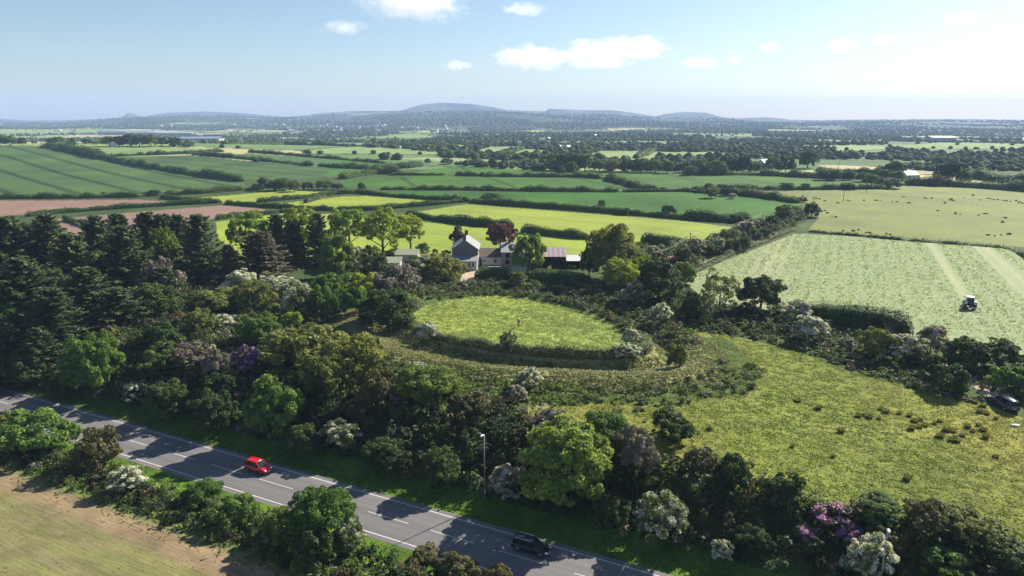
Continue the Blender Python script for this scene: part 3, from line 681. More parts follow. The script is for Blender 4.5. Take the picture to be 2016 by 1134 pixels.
# ------------------------------------------------------------------ hedges between the fields (lines in photo pixels)
HEDGES = [
 ([(-300, 397), (0, 391), (160, 390), (267, 388), (313, 384)], 'long dark hedge between the tramlined green field and the pink ploughed soil', 4, 3.0),
 ([(322, 385), (400, 381), (493, 373)], 'hedge along the right foot of the large tramlined green slope', 4, 2.8),
 ([(90, 289), (130, 296), (165, 303), (207, 314)], 'bushy hedge dropping down the brow above the tramlined field', 12, 5),
 ([(213, 315), (300, 331), (400, 347), (477, 358)], 'thick straight hedge separating the two big tramlined green fields', 6, 3.6),
 ([(200, 309), (280, 306), (370, 303), (440, 299)], 'hedge under the pale strip of grass on the left brow', 5, 2.6),
 ([(378, 304), (500, 315), (617, 327)], 'thin hedge across the upper left green fields', 5, 2.6),
 ([(490, 300), (560, 305), (672, 314), (760, 322)], 'hedge above the uppermost green strip left of centre', 5, 2.6),
 ([(628, 327), (672, 331), (700, 332)], 'short hedge end beyond the gap in the upper left fields', 5, 2.4),
 ([(50, 427), (127, 419), (250, 410), (350, 404), (437, 399)], 'trimmed hedge between the two pink ploughed fields', 3, 2.2),
 ([(317, 390), (370, 396), (420, 397)], 'short dark hedge at the right end of the upper ploughed field', 3, 2.2),
 ([(443, 402), (540, 409), (600, 412), (660, 415)], 'dark hedge along the top of the lower ploughed field', 3, 2.0),
 ([(424, 433), (480, 426), (547, 419), (640, 412)], 'low hedge between lower ploughed field and the lime green grass', 2.6, 1.8),
 ([(127, 434), (180, 447), (190, 470)], 'hedge running down beside the lower ploughed field into the conifers', 3, 2.2),
 ([(505, 399), (590, 391), (660, 383), (700, 380)], 'trimmed hedge between the first and second lime green fields', 3, 2.2),
 ([(700, 380), (760, 386), (830, 391), (885, 396), (925, 398)], 'dark hedge along the top of the second lime green field', 3.5, 2.4),
 ([(660, 416), (730, 414), (800, 408), (870, 402), (922, 397)], 'bright trimmed hedge between second and largest lime green fields', 3, 2.6),
 ([(925, 399), (1040, 407), (1150, 415), (1250, 423), (1344, 431), (1440, 438)], 'long dark hedge along the top of the largest lime green field', 3.5, 2.6),
 ([(799, 426), (860, 434), (930, 443), (1012, 449)], 'dark hedge behind the copper beech and farmhouse', 3.2, 3.0),
 ([(1026, 457), (1090, 464), (1162, 471)], 'square cut dark hedge right of the copper beech', 3.4, 3.6),
 ([(1262, 475), (1310, 481), (1350, 487)], 'dark hedge below the right corner of the largest lime field', 3.4, 2.6),
 ([(749, 373), (820, 374), (900, 374), (1010, 376), (1100, 377), (1219, 378)], 'ragged hedge between the two middle dark green crop fields', 4, 2.2),
 ([(1225, 378), (1344, 377), (1400, 381)], 'faint hedge line above the bright green crop right of centre', 3, 1.6),
 ([(896, 346), (1000, 348), (1139, 349), (1185, 352)], 'hedge with bushes along the top of the centre crop field', 4, 2.4),
 ([(762, 345), (820, 345), (876, 345)], 'short hedge at the upper left of the centre crop field', 3.5, 1.8),
 ([(672, 330), (740, 333), (800, 331), (830, 327)], 'hedge between two narrow green strips left of centre', 8, 3.5),
 ([(672, 353), (700, 347), (740, 342), (790, 342)], 'bushy bank along the lane left of the centre crop field', 8, 4),
 ([(1344, 374), (1420, 373), (1531, 374), (1640, 373), (1731, 372)], 'dark hedge along the foot of the upper right crop field', 4, 2.6),
 ([(1344, 343), (1420, 344), (1500, 345), (1600, 350), (1690, 352)], 'dark hedge behind the upper right crop field', 8, 4.5),
 ([(1192, 353), (1225, 362), (1255, 370), (1285, 377)], 'bushy diagonal hedge between centre and right crop fields', 6, 4),
 ([(1370, 379), (1430, 382), (1484, 387), (1530, 393), (1571, 400)], 'thick hedge running to the corner of the bright green crop', 6, 3.6),
 ([(1480, 436), (1410, 435), (1344, 430)], 'hedge between the bright green crop and the lime field corner', 4, 2.8),
 ([(915, 324), (1000, 327), (1050, 326)], 'hedge with trees beneath the pale middle distance field', 8, 5),
 ([(983, 306), (1010, 300), (1035, 292)], 'hedge between two pale fields in the middle distance', 6, 3.5),
 ([(1252, 312), (1272, 305), (1285, 298)], 'hedge dividing two pale fields right of centre', 8, 4),
 ([(740, 280), (800, 287), (850, 293), (880, 296)], 'thin dark hedge crossing distant pale fields left of centre', 8, 4),
 ([(815, 283), (870, 289), (895, 295)], 'short dark hedge beside the distant pale field', 8, 4),
 ([(440, 284), (560, 285), (672, 288), (740, 289)], 'long dark hedge below the distant green strip', 8, 4),
 ([(1900, 347), (1960, 358), (2016, 362), (2100, 366)], 'dark hedge along the tan field at the right edge', 10, 5),
 ([(1781, 364), (1850, 366), (1930, 370), (2016, 376), (2150, 384)], 'dark hedge along the far edge of the grazed pasture', 7, 5),
 ([(1606, 338), (1670, 339), (1740, 343)], 'hedge beneath the tan field on the right', 8, 4),
]
for P, lb, w, h in HEDGES: hedge(P, lb, w, h, rag=.45 if w > 3.6 else .24)
hedge([(1590, 612), (1620, 626), (1680, 642), (1740, 654), (1792, 676)], 'tall dark feathery hedge beside the mown hay field', 4.2, 4.3, mat='hedge', rag=.35)
hedge([(935, 546), (975, 548), (1015, 549)], 'dark clipped hedge left of the drive shrub below the farmhouse', 4.2, 3.2, rag=.14)
hedge([(1040, 551), (1090, 556), (1130, 561), (1166, 565)], 'dark clipped hedge in front of the open barn', 4.2, 3.4, rag=.14)
hedge([(600, 400), (640, 388)], 'bushy end of the hedge at the corner of the lime fields', 3, 2.5)
hedge([(1591, 456), (1680, 464), (1800, 475), (1900, 482), (1975, 488), (2000, 494), (2030, 512)], 'low overgrown bank between hay field and grazed pasture', 2.2, .7, mat='bram', rag=.6)
hedge([(1350, 542), (1400, 519), (1460, 493), (1530, 464), (1562, 452)], 'low bramble bank along the left side of the hay field', 3.0, 1.1, mat='bram', rag=.5)
ang = [radians(a) for a in range(193, 357, 6)]
hedge([ring_pt(23.6, a) for a in range(150, 352, 5)], 'dark curved hedge round the near side of the ring earthwork', 3.0, 1.5, mat='bram', rag=.5, world=True)

# ------------------------------------------------------------------ trees and shrubs one can point at
CG = 'conifers of the dark wood at the left'
WOODMIX = [(20, 700, 600, 120, 'green'), (215, 600, 490, 100, 'dark'), (135, 640, 540, 100, 'dark'), (300, 640, 560, 100, 'dark'), (60, 575, 455, 80, 'dark'), (330, 560, 450, 70, 'green')]
for u, b, t, w, k in WOODMIX: plant(u, b, t, w, k, 'dark rounded broadleaf tree mixed among the spruces of the wood', 'broadleaf trees mixed into the conifer wood')
CON = [(-40, 560, 420, 150, 'con'), (30, 585, 420, 130, 'con'), (75, 560, 432, 120, 'con'), (107, 575, 415, 110, 'con'), (150, 610, 452, 120, 'con'), (207, 560, 420, 100, 'con'), (243, 545, 417, 90, 'con'),
 (299, 548, 413, 105, 'con'), (337, 545, 417, 90, 'con'), (360, 542, 419, 80, 'con'), (400, 560, 417, 100, 'con'), (267, 600, 438, 125, 'con'), (185, 640, 520, 120, 'con'), (60, 650, 500, 150, 'con'),
 (-30, 680, 530, 150, 'con'), (120, 690, 560, 130, 'con'), (-80, 620, 470, 150, 'con'), (240, 650, 560, 110, 'con'), (10, 745, 610, 110, 'con'), (90, 740, 640, 90, 'con'), (-70, 790, 640, 130, 'con'), (330, 610, 520, 90, 'con')]
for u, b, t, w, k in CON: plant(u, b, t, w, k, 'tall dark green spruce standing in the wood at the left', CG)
plant(517, 552, 449, 122, 'conb', 'broad brownish spruce standing alone in front of the wood')
plant(553, 520, 418, 75, 'con', 'dark spruce right behind the broad brownish spruce'); plant(628, 520, 417, 70, 'con', 'pointed dark spruce behind the farm lane trees')
plant(585, 525, 430, 60, 'con', 'dark spruce between the brownish spruce and the farm trees'); plant(455, 560, 478, 60, 'conb', 'small brownish spruce left of the broad brownish spruce')
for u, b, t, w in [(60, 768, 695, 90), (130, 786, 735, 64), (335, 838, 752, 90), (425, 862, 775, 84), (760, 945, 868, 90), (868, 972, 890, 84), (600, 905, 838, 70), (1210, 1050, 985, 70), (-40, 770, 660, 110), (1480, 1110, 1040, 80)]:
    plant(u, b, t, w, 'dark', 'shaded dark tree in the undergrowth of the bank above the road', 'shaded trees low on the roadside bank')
TREES = [
 (195, 792, 662, 106, 'green', 'round green tree beside the road at the left'),
 (545, 886, 752, 112, 'syc', 'bright green tree standing above the red car'),
 (670, 896, 832, 80, 'hawg', 'pale hawthorn right of the tree above the red car'),
 (272, 805, 752, 60, 'hawg', 'small pale hawthorn right of the round roadside tree'),
 (1112, 1035, 838, 188, 'syc', 'largest green tree, right of the tall street lamp'),
 (1000, 1000, 915, 74, 'hawl', 'grey drooping hawthorn between the lamp and the largest tree'),
 (1250, 945, 852, 88, 'grey', 'grey brown twiggy shrub right of the largest tree'),
 (1190, 905, 818, 110, 'green', 'dark green tree behind the largest roadside tree'),
 (1300, 1082, 976, 106, 'hawg', 'large hawthorn with white lower boughs near the road end'),
 (1420, 1118, 1064, 42, 'haw', 'small white hawthorn low on the bank'),
 (1705, 1170, 1056, 96, 'haw', 'large white hawthorn beside the right street lamp'),
 (1638, 1052, 1004, 88, 'rhop', 'pink flowering rhododendron on the right bank'),
 (1665, 1092, 1034, 62, 'rhod', 'vivid purple rhododendron left of the right street lamp'),
 (1585, 1082, 1040, 56, 'rhop', 'sparsely flowering pink rhododendron left of the vivid purple one'),
 (1545, 1002, 958, 62, 'rhop', 'brown shrub with few pink flowers on the meadow edge'),
 (485, 748, 690, 66, 'rhod', 'purple rhododendron in the middle of the left scrub'),
 (375, 736, 684, 96, 'rhom', 'faded mauve shrub left of the purple rhododendron'),
 (425, 745, 690, 50, 'grey', 'brownish shrub between mauve and purple flowering shrubs'),
 (590, 738, 652, 150, 'olive', 'wide olive willow left of the ring earthwork'),
 (690, 775, 672, 150, 'olive', 'large olive willow below the ring earthwork'),
 (640, 800, 700, 110, 'olive', 'olive willow in front of the other two willows'),
 (848, 808, 728, 134, 'green', 'dense green tree in the scrub left of the lamp'),
 (515, 690, 622, 78, 'green', 'small dark green tree above the purple rhododendron'),
 (575, 650, 618, 48, 'bbush', 'small upright yellow green shrub on the grass path'),
 (638, 625, 567, 54, 'bush', 'rounded green bush at the end of the hawthorn thicket'),
 (430, 622, 577, 130, 'olive', 'spreading pale olive shrub in the hawthorn thicket'),
 (478, 588, 535, 72, 'haw', 'white hawthorn at the left end of the thicket'),
 (545, 592, 545, 76, 'haw', 'white hawthorn in the middle of the thicket'),
 (505, 620, 560, 80, 'olive', 'olive shrub in front of the thicket hawthorns'),
 (590, 625, 556, 70, 'hawg', 'hawthorn with scattered flowers at the right of the thicket'),
 (655, 592, 545, 80, 'bush', 'leafy green shrub behind the rounded green bush'),
 (437, 655, 622, 58, 'haw', 'flat topped white hawthorn below the thicket'),
 (400, 665, 615, 66, 'olive', 'olive shrub beside the flat topped white hawthorn'),
 (325, 612, 522, 76, 'grey', 'bare brownish tree at the edge of the conifers'),
 (350, 560, 512, 64, 'bright', 'first bright green tree in front of the conifers'),
 (385, 556, 512, 60, 'bright', 'second bright green tree in front of the conifers'),
 (412, 552, 511, 50, 'bright', 'third and smallest bright tree before the conifers'),
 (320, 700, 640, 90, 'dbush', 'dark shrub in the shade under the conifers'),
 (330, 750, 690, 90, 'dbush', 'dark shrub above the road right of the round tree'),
 (493, 520, 418, 84, 'open', 'pale yellow green tree rising behind the brownish spruce'),
 (600, 520, 410, 80, 'open', 'bright tall tree between the spruces beyond the wood'),
 (664, 552, 463, 78, 'green', 'mid green tree with dark trunk left of the farm'),
 (690, 505, 412, 84, 'open', 'yellow green tree at the left of the farm row'),
 (757, 515, 413, 94, 'open', 'tallest bright open tree left of the farmhouse'),
 (808, 500, 424, 66, 'open', 'open tree with forked dark trunk nearest the farmhouse'),
 (833, 498, 480, 26, 'bush', 'small bush below the forked tree'),
 (857, 505, 491, 12, 'dbush', 'tiny dark round bush left of the farmhouse'),
 (878, 506, 494, 22, 'bush', 'low bush against the farmhouse corner'),
 (770, 515, 494, 44, 'dbush', 'dark shrub under the tallest open tree'),
 (905, 502, 446, 38, 'yew', 'dark rusty clipped yew behind the farmhouse chimney'),
 (987, 498, 443, 64, 'copper', 'purple copper beech behind the farm buildings'),
 (1040, 540, 462, 70, 'syc', 'fresh green tree in front of the farm buildings'),
 (1208, 552, 450, 116, 'haze_tree', 'large rounded olive green tree right of the barn'),
 (1160, 545, 490, 44, 'dark', 'dark tree against the right end of the barn'),
 (1220, 578, 513, 70, 'bright', 'bright bushy tree below the large olive tree'),
 (1262, 560, 505, 60, 'bright', 'light green tree behind the dark one by the lane'),
 (1295, 600, 514, 92, 'dark', 'dark dense tree beside the farm lane'),
 (1248, 602, 556, 60, 'hawl', 'greyish hawthorn left of the dark lane tree'),
 (1287, 515, 486, 36, 'hawl', 'pale hawthorn left of the red trailer'),
 (1345, 560, 520, 50, 'bush', 'green bush by the lane below the trailer'),
 (1360, 632, 580, 48, 'dbush', 'dark bush at the left corner of the hay field'),
 (1018, 560, 535, 36, 'olive', 'pale round shrub between the two clipped hedges'),
 (765, 655, 572, 118, 'dark', 'wide dark tree on the left rim of the earthwork'),
 (845, 680, 637, 46, 'haw', 'white hawthorn on the left edge of the ring'),
 (820, 740, 713, 36, 'haw', 'small white hawthorn below the ring on the left'),
 (1001, 695, 652, 38, 'hawg', 'dark hawthorn inside the near edge of the ring'),
 (1298, 642, 599, 48, 'haw', 'white hawthorn on the far right bank of the ring'),
 (1243, 684, 647, 38, 'haw', 'upper white hawthorn at the right end of the ring'),
 (1234, 720, 680, 52, 'haw', 'lower white hawthorn at the right end of the ring'),
 (1040, 772, 727, 56, 'haw', 'white hawthorn on the outer bank below the ring'),
 (1016, 795, 758, 46, 'hawl', 'pale half bare hawthorn below the outer bank'),
 (1331, 724, 682, 42, 'olive', 'lone olive shrub on the grass right of the ring'),
 (1415, 618, 540, 78, 'sparse', 'thin airy tree at the near left of the hay field'),
 (1495, 622, 549, 88, 'dark', 'dark full tree right of the thin airy tree'),
 (1565, 640, 594, 66, 'hawl', 'lilac grey hawthorn beside the tall feathery hedge'),
 (1595, 677, 624, 72, 'haw', 'big white hawthorn in front of the tall feathery hedge'),
 (1665, 690, 664, 34, 'hawg', 'low pale bush under the feathery hedge'),
 (1757, 668, 634, 42, 'hawl', 'small grey hawthorn behind the olive bush'),
 (1724, 708, 650, 68, 'olive', 'rounded olive bush right of the feathery hedge'),
 (1780, 716, 660, 72, 'haw', 'white hawthorn right of the rounded olive bush'),
 (1830, 706, 640, 66, 'hawl', 'dark hawthorn dotted with faded blossom near the tractor'),
 (1893, 736, 666, 78, 'dark', 'left of two dark trees below the tractor'),
 (1962, 738, 674, 84, 'dark', 'right of two dark trees below the tractor'),
 (1835, 740, 703, 50, 'dbush', 'brown green bush at the edge of the right meadow'),
 (1866, 778, 725, 76, 'dbush', 'spreading bush left of the bare earth track'),
 (1992, 782, 728, 84, 'bush', 'light green bush behind the parked dark vehicle'),
 (1325, 880, 824, 92, 'dbush', 'low dark mound of brambles on the meadow'),
 (70, 905, 822, 150, 'bush', 'large leafy green bush beside the road at lower left'),
 (15, 880, 814, 60, 'olive', 'pale green bush at the left picture edge by the road'),
 (198, 925, 852, 92, 'gorse', 'brown reddish bush beside the white roadside hawthorn'),
 (252, 978, 922, 72, 'haw', 'bright white hawthorn on the near roadside bank'),
 (640, 1085, 968, 138, 'green', 'large bright green bush on the near verge'),
 (688, 1088, 1025, 60, 'hawg', 'grey hawthorn at the right side of the large verge bush'),
 (560, 1080, 1012, 90, 'bush', 'green bush left of the large verge bush'),
 (470, 1045, 985, 90, 'bush', 'green bush in the middle of the near roadside hedge'),
 (400, 1000, 955, 80, 'bush', 'low green bush where the near hedge begins'),
 (620, 1125, 1050, 90, 'dbush', 'dark green bush in front of the large verge bush'),
 (838, 1112, 1080, 62, 'gorse', 'low brown bush on the near verge'),
 (905, 1150, 1105, 90, 'gorse', 'brown bush at the bottom edge beside the road'),
 (985, 1165, 1118, 60, 'gorse', 'last brown bush at the bottom edge by the asphalt'),
 (1725, 1045, 984, 92, 'green', 'dark green shrub above the right street lamp'),
 (1820, 1070, 1000, 100, 'gorse', 'brown shrub right of the dark shrub on the meadow edge'),
 (1900, 1085, 1018, 110, 'olive', 'soft olive shrub at the lower right meadow edge'),
 (1540, 1010, 945, 80, 'dbush', 'dark shrub at the crest of the right bank'),
 (1440, 968, 905, 80, 'dbush', 'dark shrub at the crest of the bank left of centre right'),
 (1380, 945, 893, 80, 'gorse', 'brown heathy shrub on the crest behind the largest tree'),
 (1990, 1150, 1080, 110, 'dbush', 'dark shrub in the lower right corner'),
 (1850, 1150, 1085, 110, 'bush', 'leafy green shrub low at the right picture corner'),
 (745, 800, 735, 80, 'gorse', 'brown heath shrub between the willow and the dense tree'),
 (930, 830, 778, 90, 'gorse', 'brown heath shrub right of the dense green tree'),
 (1090, 860, 812, 90, 'grey', 'grey twiggy shrub above the largest tree'),
 (450, 790, 735, 90, 'dbush', 'shaded dark shrub below the purple rhododendron'),
 (1740, 1110, 1050, 70, 'gorse', 'brown shrub directly behind the right street lamp'),
 (740, 560, 498, 70, 'dbush', 'dark shrub below the old sheds'), (700, 545, 485, 60, 'hawg', 'hawthorn with sparse blossom left of the sheds'),
 (870, 556, 508, 96, 'olive', 'olive shrub in front of the farmhouse gable'), (830, 555, 503, 70, 'hawg', 'dark hawthorn with some blossom beside the sheds'),
 (780, 590, 530, 90, 'grey', 'grey brown bush left of the olive farm shrub'), (718, 598, 540, 60, 'bbush', 'yellow green bush above the wide dark tree'),
 (700, 620, 570, 60, 'bush', 'green bush left of the wide dark tree'),
 # hedgerow trees in the fields
 (712, 376, 361, 16, 'dbush', 'small round tree where the field hedges meet left of centre'), (1184, 412, 394, 18, 'green', 'single small tree on the long hedge above the largest field'),
 (1316, 427, 404, 32, 'dark', 'dark wide tree on the long hedge above the largest field'), (1228, 424, 412, 26, 'dbush', 'bush on the long hedge between its two trees'),
 (965, 398, 385, 56, 'dbush', 'bushes where four field hedges meet'), (880, 393, 381, 20, 'hawg', 'pale bush on the hedge of the second lime field'), (898, 395, 382, 20, 'hawg', 'second pale bush on the hedge of the second lime field'),
 (1442, 392, 381, 18, 'haw', 'white hawthorn on a mound in the bright crop'), (1597, 428, 401, 34, 'dark', 'dark bush at the corner of the grazed pasture'),
 (1578, 398, 389, 24, 'dark', 'dark bush near the pole at the pasture corner'), (1540, 432, 405, 36, 'olive', 'olive bush on the track above the hay field'), (1568, 420, 407, 22, 'bush', 'small bush below the pasture corner'),
 (1455, 440, 424, 36, 'dark', 'dark bushes at the end of the bright crop hedge'), (1520, 446, 428, 34, 'dbush', 'dark bush left of the pasture gate'), (1505, 470, 450, 30, 'dark', 'dark round bush above the lane bend'),
 (1462, 495, 468, 26, 'dark', 'tall dark bush beside the lane bend'), (1442, 500, 475, 36, 'dbush', 'dark bush left of the tall one by the lane'), (1410, 498, 468, 42, 'hawg', 'pale bush above the lane'), (1432, 478, 455, 46, 'olive', 'olive bush at the lime field corner'),
 (1468, 458, 437, 44, 'hawl', 'grey blossom bush below the crop corner'), (1372, 505, 470, 36, 'hawl', 'white flecked bush beside the first wooden pole'), (1345, 525, 488, 40, 'dark', 'dark bush right of the red trailer'),
 (1400, 505, 482, 34, 'dbush', 'dark bush between pole and lane'), (1487, 470, 452, 26, 'bush', 'green bush on the bank of the hay field lane'),
]
for t in TREES: plant(*t)

# middle distance trees
MG = 'trees in the belts beyond the crop fields'
MID = [(540, 376, 357, 30), (558, 376, 352, 34), (580, 377, 356, 24), (508, 376, 362, 26), (606, 374, 360, 26), (640, 374, 356, 34), (520, 372, 350, 26), (665, 374, 362, 24),
 (970, 330, 311, 16), (985, 331, 318, 12), (842, 323, 313, 12), (900, 326, 319, 10), (880, 324, 313, 26), (965, 347, 338, 14), (950, 347, 339, 10), (1069, 347, 340, 13), (787, 345, 338, 12),
 (1075, 328, 305, 28), (1090, 335, 303, 30), (1110, 336, 302, 34), (1130, 338, 303, 32), (1152, 338, 305, 28), (1126, 342, 320, 26), (1140, 335, 310, 24), (1105, 345, 328, 18), (1180, 338, 315, 26), (1206, 338, 316, 30), (1235, 339, 314, 32), (1262, 340, 317, 30), (1290, 340, 316, 30), (1313, 341, 318, 26), (1170, 335, 318, 20),
 (1350, 340, 320, 26), (1378, 341, 314, 30), (1410, 342, 318, 32), (1440, 342, 312, 30), (1465, 342, 308, 32), (1487, 341, 318, 26), (1520, 341, 310, 34), (1545, 341, 306, 40), (1390, 345, 325, 26), (1420, 345, 322, 26), (1360, 345, 328, 24),
 (1590, 332, 297, 36), (1758, 353, 319, 38), (1740, 360, 335, 34), (1765, 362, 338, 30), (1850, 363, 322, 28), (1872, 364, 320, 34), (1895, 366, 335, 28), (1842, 366, 345, 22), (1800, 355, 345, 20), (1750, 372, 353, 50), (1715, 365, 345, 34), (1700, 358, 342, 34), (1670, 355, 338, 26), (1670, 374, 362, 30), (1548, 374, 361, 32), (1585, 373, 362, 18), (1643, 356, 335, 22), (1620, 355, 336, 26), (1640, 354, 338, 22),
 (1395, 378, 362, 22), (1420, 378, 363, 26), (1430, 386, 370, 24), (1470, 376, 366, 16), (1400, 390, 372, 26), (1180, 349, 342, 12), (1200, 352, 343, 16), (1270, 374, 365, 16), (1285, 376, 366, 22), (1305, 376, 369, 14), (1240, 368, 357, 14),
 (20, 287, 268, 30), (0, 287, 267, 26), (45, 286, 270, 16), (100, 284, 273, 16), (117, 284, 270, 20), (145, 285, 272, 14), (140, 288, 278, 22), (170, 284, 274, 16), (190, 285, 278, 14),
 (215, 288, 270, 26), (235, 289, 268, 28), (257, 289, 265, 30), (275, 289, 265, 30), (297, 289, 267, 30), (318, 288, 270, 28), (345, 289, 272, 26), (372, 290, 280, 22), (205, 384, 378, 10), (305, 386, 374, 24), (290, 386, 378, 14)]
for i, (u, b, t, w) in enumerate(MID): plant(u, b, t, w * 1.05, ('dark', 'green', 'haze_tree', 'dark')[i % 4], 'rounded tree in the hedges and belts beyond the fields', MG)

# ------------------------------------------------------------------ undergrowth (nobody could count it)
far_edge = lambda a, b: (lambda x, y: (road_n(x, y) < a) & (road_n(x, y) > b))
S = lambda s, n: road_pt(s, n)
scrub('undergrowth', [S(-190, -4.4), S(-60, -4.4), S(0, -4.8), S(40, -4.6), S(80, -4.6), S(80, -13), S(60, -13.5), S(40, -15), S(24, -19), S(8, -23), S(-10, -26), S(-40, -30), S(-80, -34), S(-130, -40), S(-190, -50)], 1.35, .7, 1.7, 1.15,
      (3, 3, 1.2, 3, 1.4, .6, 1.5, 3, .5, .15), 5, .26, 'dark bramble, gorse and bracken covering the bank above the road', world=True)
scrub('undergrowth', [ring_pt(r_, a) for r_, rg in ((22.8, range(-10, 140, 8)), (36, range(138, -10, -8))) for a in rg], 1.15, .6, 1.15, .75,
      (.3, 2, 2.5, .3, 1.2, 3.5, 1.5, .1, .8, .6), 6, .24, 'brambles covering the far bank of the ring earthwork', world=True)
scrub('undergrowth', [ring_pt(r_, a) for r_, rg in ((37, range(190, 345, 8)), (45, range(343, 190, -8))) for a in rg], 1.3, .5, 1.15, .65,
      (.5, 2.5, 3, .3, .8, 2.5, 1.0, .1, 1.6, .4), 7, .22, 'low brambles and ferns on the outer bank of the earthwork', world=True, dens=.5)
scrub('undergrowth', [(1360, 640), (1450, 628), (1560, 655), (1640, 690), (1720, 712), (1850, 745), (1930, 790), (1880, 790), (1800, 765), (1700, 735), (1600, 700), (1480, 665), (1380, 655)], 1.2, .5, 1.2, .6,
      (1, 2, 2, .2, .6, 2.5, 1.5, .3, .6, .3), 8, .26, 'grey green brambles along the foot of the hay field hedge')
scrub('undergrowth', [(380, 700), (520, 700), (640, 640), (700, 600), (800, 580), (930, 560), (1000, 565), (1180, 585), (1290, 610), (1370, 640), (1440, 625), (1330, 560), (1240, 540), (1200, 560), (1020, 575), (880, 565), (760, 545), (640, 560), (560, 560), (430, 560), (330, 620), (300, 700)], 1.9, .7, 1.8, .85,
      (1.5, 2.5, 2, .5, .8, 2, 1.5, 1, 1, .4), 9, .30, 'mixed brambles and scrub between the farm and the earthwork', cond=lambda x, y: ring_r(x, y) > np.where(y < FC[1], 38, 36))
scrub('undergrowth', [S(-160, 10.8), S(-60, 11), S(0, 10.8), S(40, 10.6), S(40, 16.5), S(-160, 17.2)], 1.1, .5, 1.15, .85, (2, 3, 3, .6, 1.1, 1.2, 1.0, 1, 2, .1), 10, .21, 'green scrub along the near roadside bank', world=True)
scrub('undergrowth', [(-150, 560), (0, 560), (200, 540), (330, 560), (400, 600), (330, 680), (300, 760), (200, 740), (0, 740), (-150, 740)], 2.6, 1.0, 2.6, 1.1, (2, 1, .5, 2, .8, .2, 1, 4, 0, .1), 11, .34, 'dark scrub on the ground beneath the conifers')
scrub('undergrowth', [(1180, 545), (1240, 545), (1330, 560), (1390, 510), (1470, 480), (1560, 450), (1600, 420), (1560, 418), (1480, 445), (1440, 455), (1380, 480), (1290, 490), (1250, 500)], 3.0, 1.2, 2.8, .9, (1, 2, 2, .5, .5, 2, 1.5, 1, .5, .5), 12, .42, 'bushes and brambles along the farm lane')
scrub('undergrowth', [(1160, 800), (1240, 790), (1340, 800), (1420, 820), (1380, 870), (1300, 850), (1200, 830)], 2.6, .4, 1.1, .5, (0, 2, 3, .2, 1, 2, 0, 0, 2, 0), 14, .2, 'scattered bramble patches on the meadow', dens=.35)

def mead_tint(x, y):
    b = fbm(x / 16, y / 16, 84, 3)[:, None]; g = fbm(x / 40, y / 40, 88, 2)[:, None]; g = sst(g + .5 * (b - .5), .48, .85)
    return (1 + np.array((.5, .15, .5)) * (b - .5)) * (1 - g * np.array((.26, .06, .3)))
def track_d(x, y):
    dm = np.full(len(x), 99.)
    for p, q in zip(TRACK[:-1], TRACK[1:]):
        d = q - p; t = np.clip(((x - p[0]) * d[0] + (y - p[1]) * d[1]) / (d @ d), 0, 1); dm = np.minimum(dm, np.abs(np.hypot(x - p[0] - t * d[0], y - p[1] - t * d[1]) - .8))
    return dm
# grass: short upright blades in clumps over the near grassland
GRASS = leafmat('grass_blade', None, None, .45, attr='col', hue=0)
def grass(name, P, n, size, cols, seed, label, world=False, cond=None, clump=.5, tint=None):
    rs = np.random.default_rng(seed); W = np.array(P, float) if world else poly_world(P); x0, y0 = W.min(0); x1, y1 = W.max(0)
    X = rs.uniform(x0, x1, n * 3); Y = rs.uniform(y0, y1, n * 3); m = inpoly(X, Y, W) & (fbm(X / .8, Y / .8, seed, 2) > clump - .32 + .5 * rs.random(n * 3))
    if cond is not None: m &= cond(X, Y)
    X, Y = X[m][:n], Y[m][:n]; k = len(X); Z = hbase(X, Y)
    a = rs.random(k) * 2 * pi; s = size * (.5 + rs.random(k)); ln = rs.normal(size=(k, 2)) * .9
    dx = np.cos(a) * s * .5; dy = np.sin(a) * s * .5; h = s * .55
    b0 = np.column_stack([X - dx * .5, Y - dy * .5, Z - .02]); b1 = np.column_stack([X + dx * .5, Y + dy * .5, Z - .02])
    t1 = np.column_stack([X + dx + ln[:, 0] * s, Y + dy + ln[:, 1] * s, Z + h]); t0 = np.column_stack([X - dx + ln[:, 0] * s, Y - dy + ln[:, 1] * s, Z + h * .8])
    V = np.stack([b0, b1, t1, t0], 1).reshape(-1, 3); cols = np.array(cols)
    w = np.clip(fbm(X / 9, Y / 9, seed + 3, 3)[:, None] + .7 * (rs.random((k, 1)) - .5), 0, 1) * (len(cols) - 1); i0 = np.floor(w).astype(int)[:, 0]; i1 = np.minimum(i0 + 1, len(cols) - 1); f = w - np.floor(w)
    C = (cols[i0] * (1 - f) + cols[i1] * f) * (.87 + .26 * rs.random((k, 1)))
    if tint: C = C * tint(X, Y)
    link(name, mesh_np(name, V, np.arange(4 * k).reshape(-1, 4), False, fcol=C), GRASS, kind='stuff', label=label, cat='grass')
grass('grass', [(1040, 785), (1230, 780), (1330, 745), (1370, 655), (1340, 640), (1560, 690), (1850, 775), (2060, 840), (2300, 950), (2300, 1300), (2016, 1160), (1700, 1010), (1500, 950), (1300, 880), (1160, 830)], 130000, .14,
      [(.145, .205, .035), (.205, .24, .045), (.245, .25, .065), (.275, .265, .09)], 21, 'tussocky yellow green grass covering the right meadow', tint=mead_tint, cond=lambda x, y: (ring_r(x, y) > 37) & ((track_d(x, y) > .35) | (vnoise(x * 2, y * 2, 3) > .5)) & (road_n(x, y) < -11))
grass('grass', [ring_pt(22, a) for a in range(0, 360, 10)], 40000, .14, [(.17, .24, .05), (.22, .28, .065), (.265, .295, .10)], 22, 'rough grass inside the ring earthwork', world=True)
grass('grass', [ring_pt(r_, a) for r_, rg in ((25.5, range(165, 362, 6)), (39, range(360, 163, -6))) for a in rg], 60000, .26, [(.14, .18, .05), (.21, .23, .085), (.28, .28, .13), (.31, .29, .16)], 23, 'dry pale grass on the outer bank of the earthwork', world=True, clump=.42)
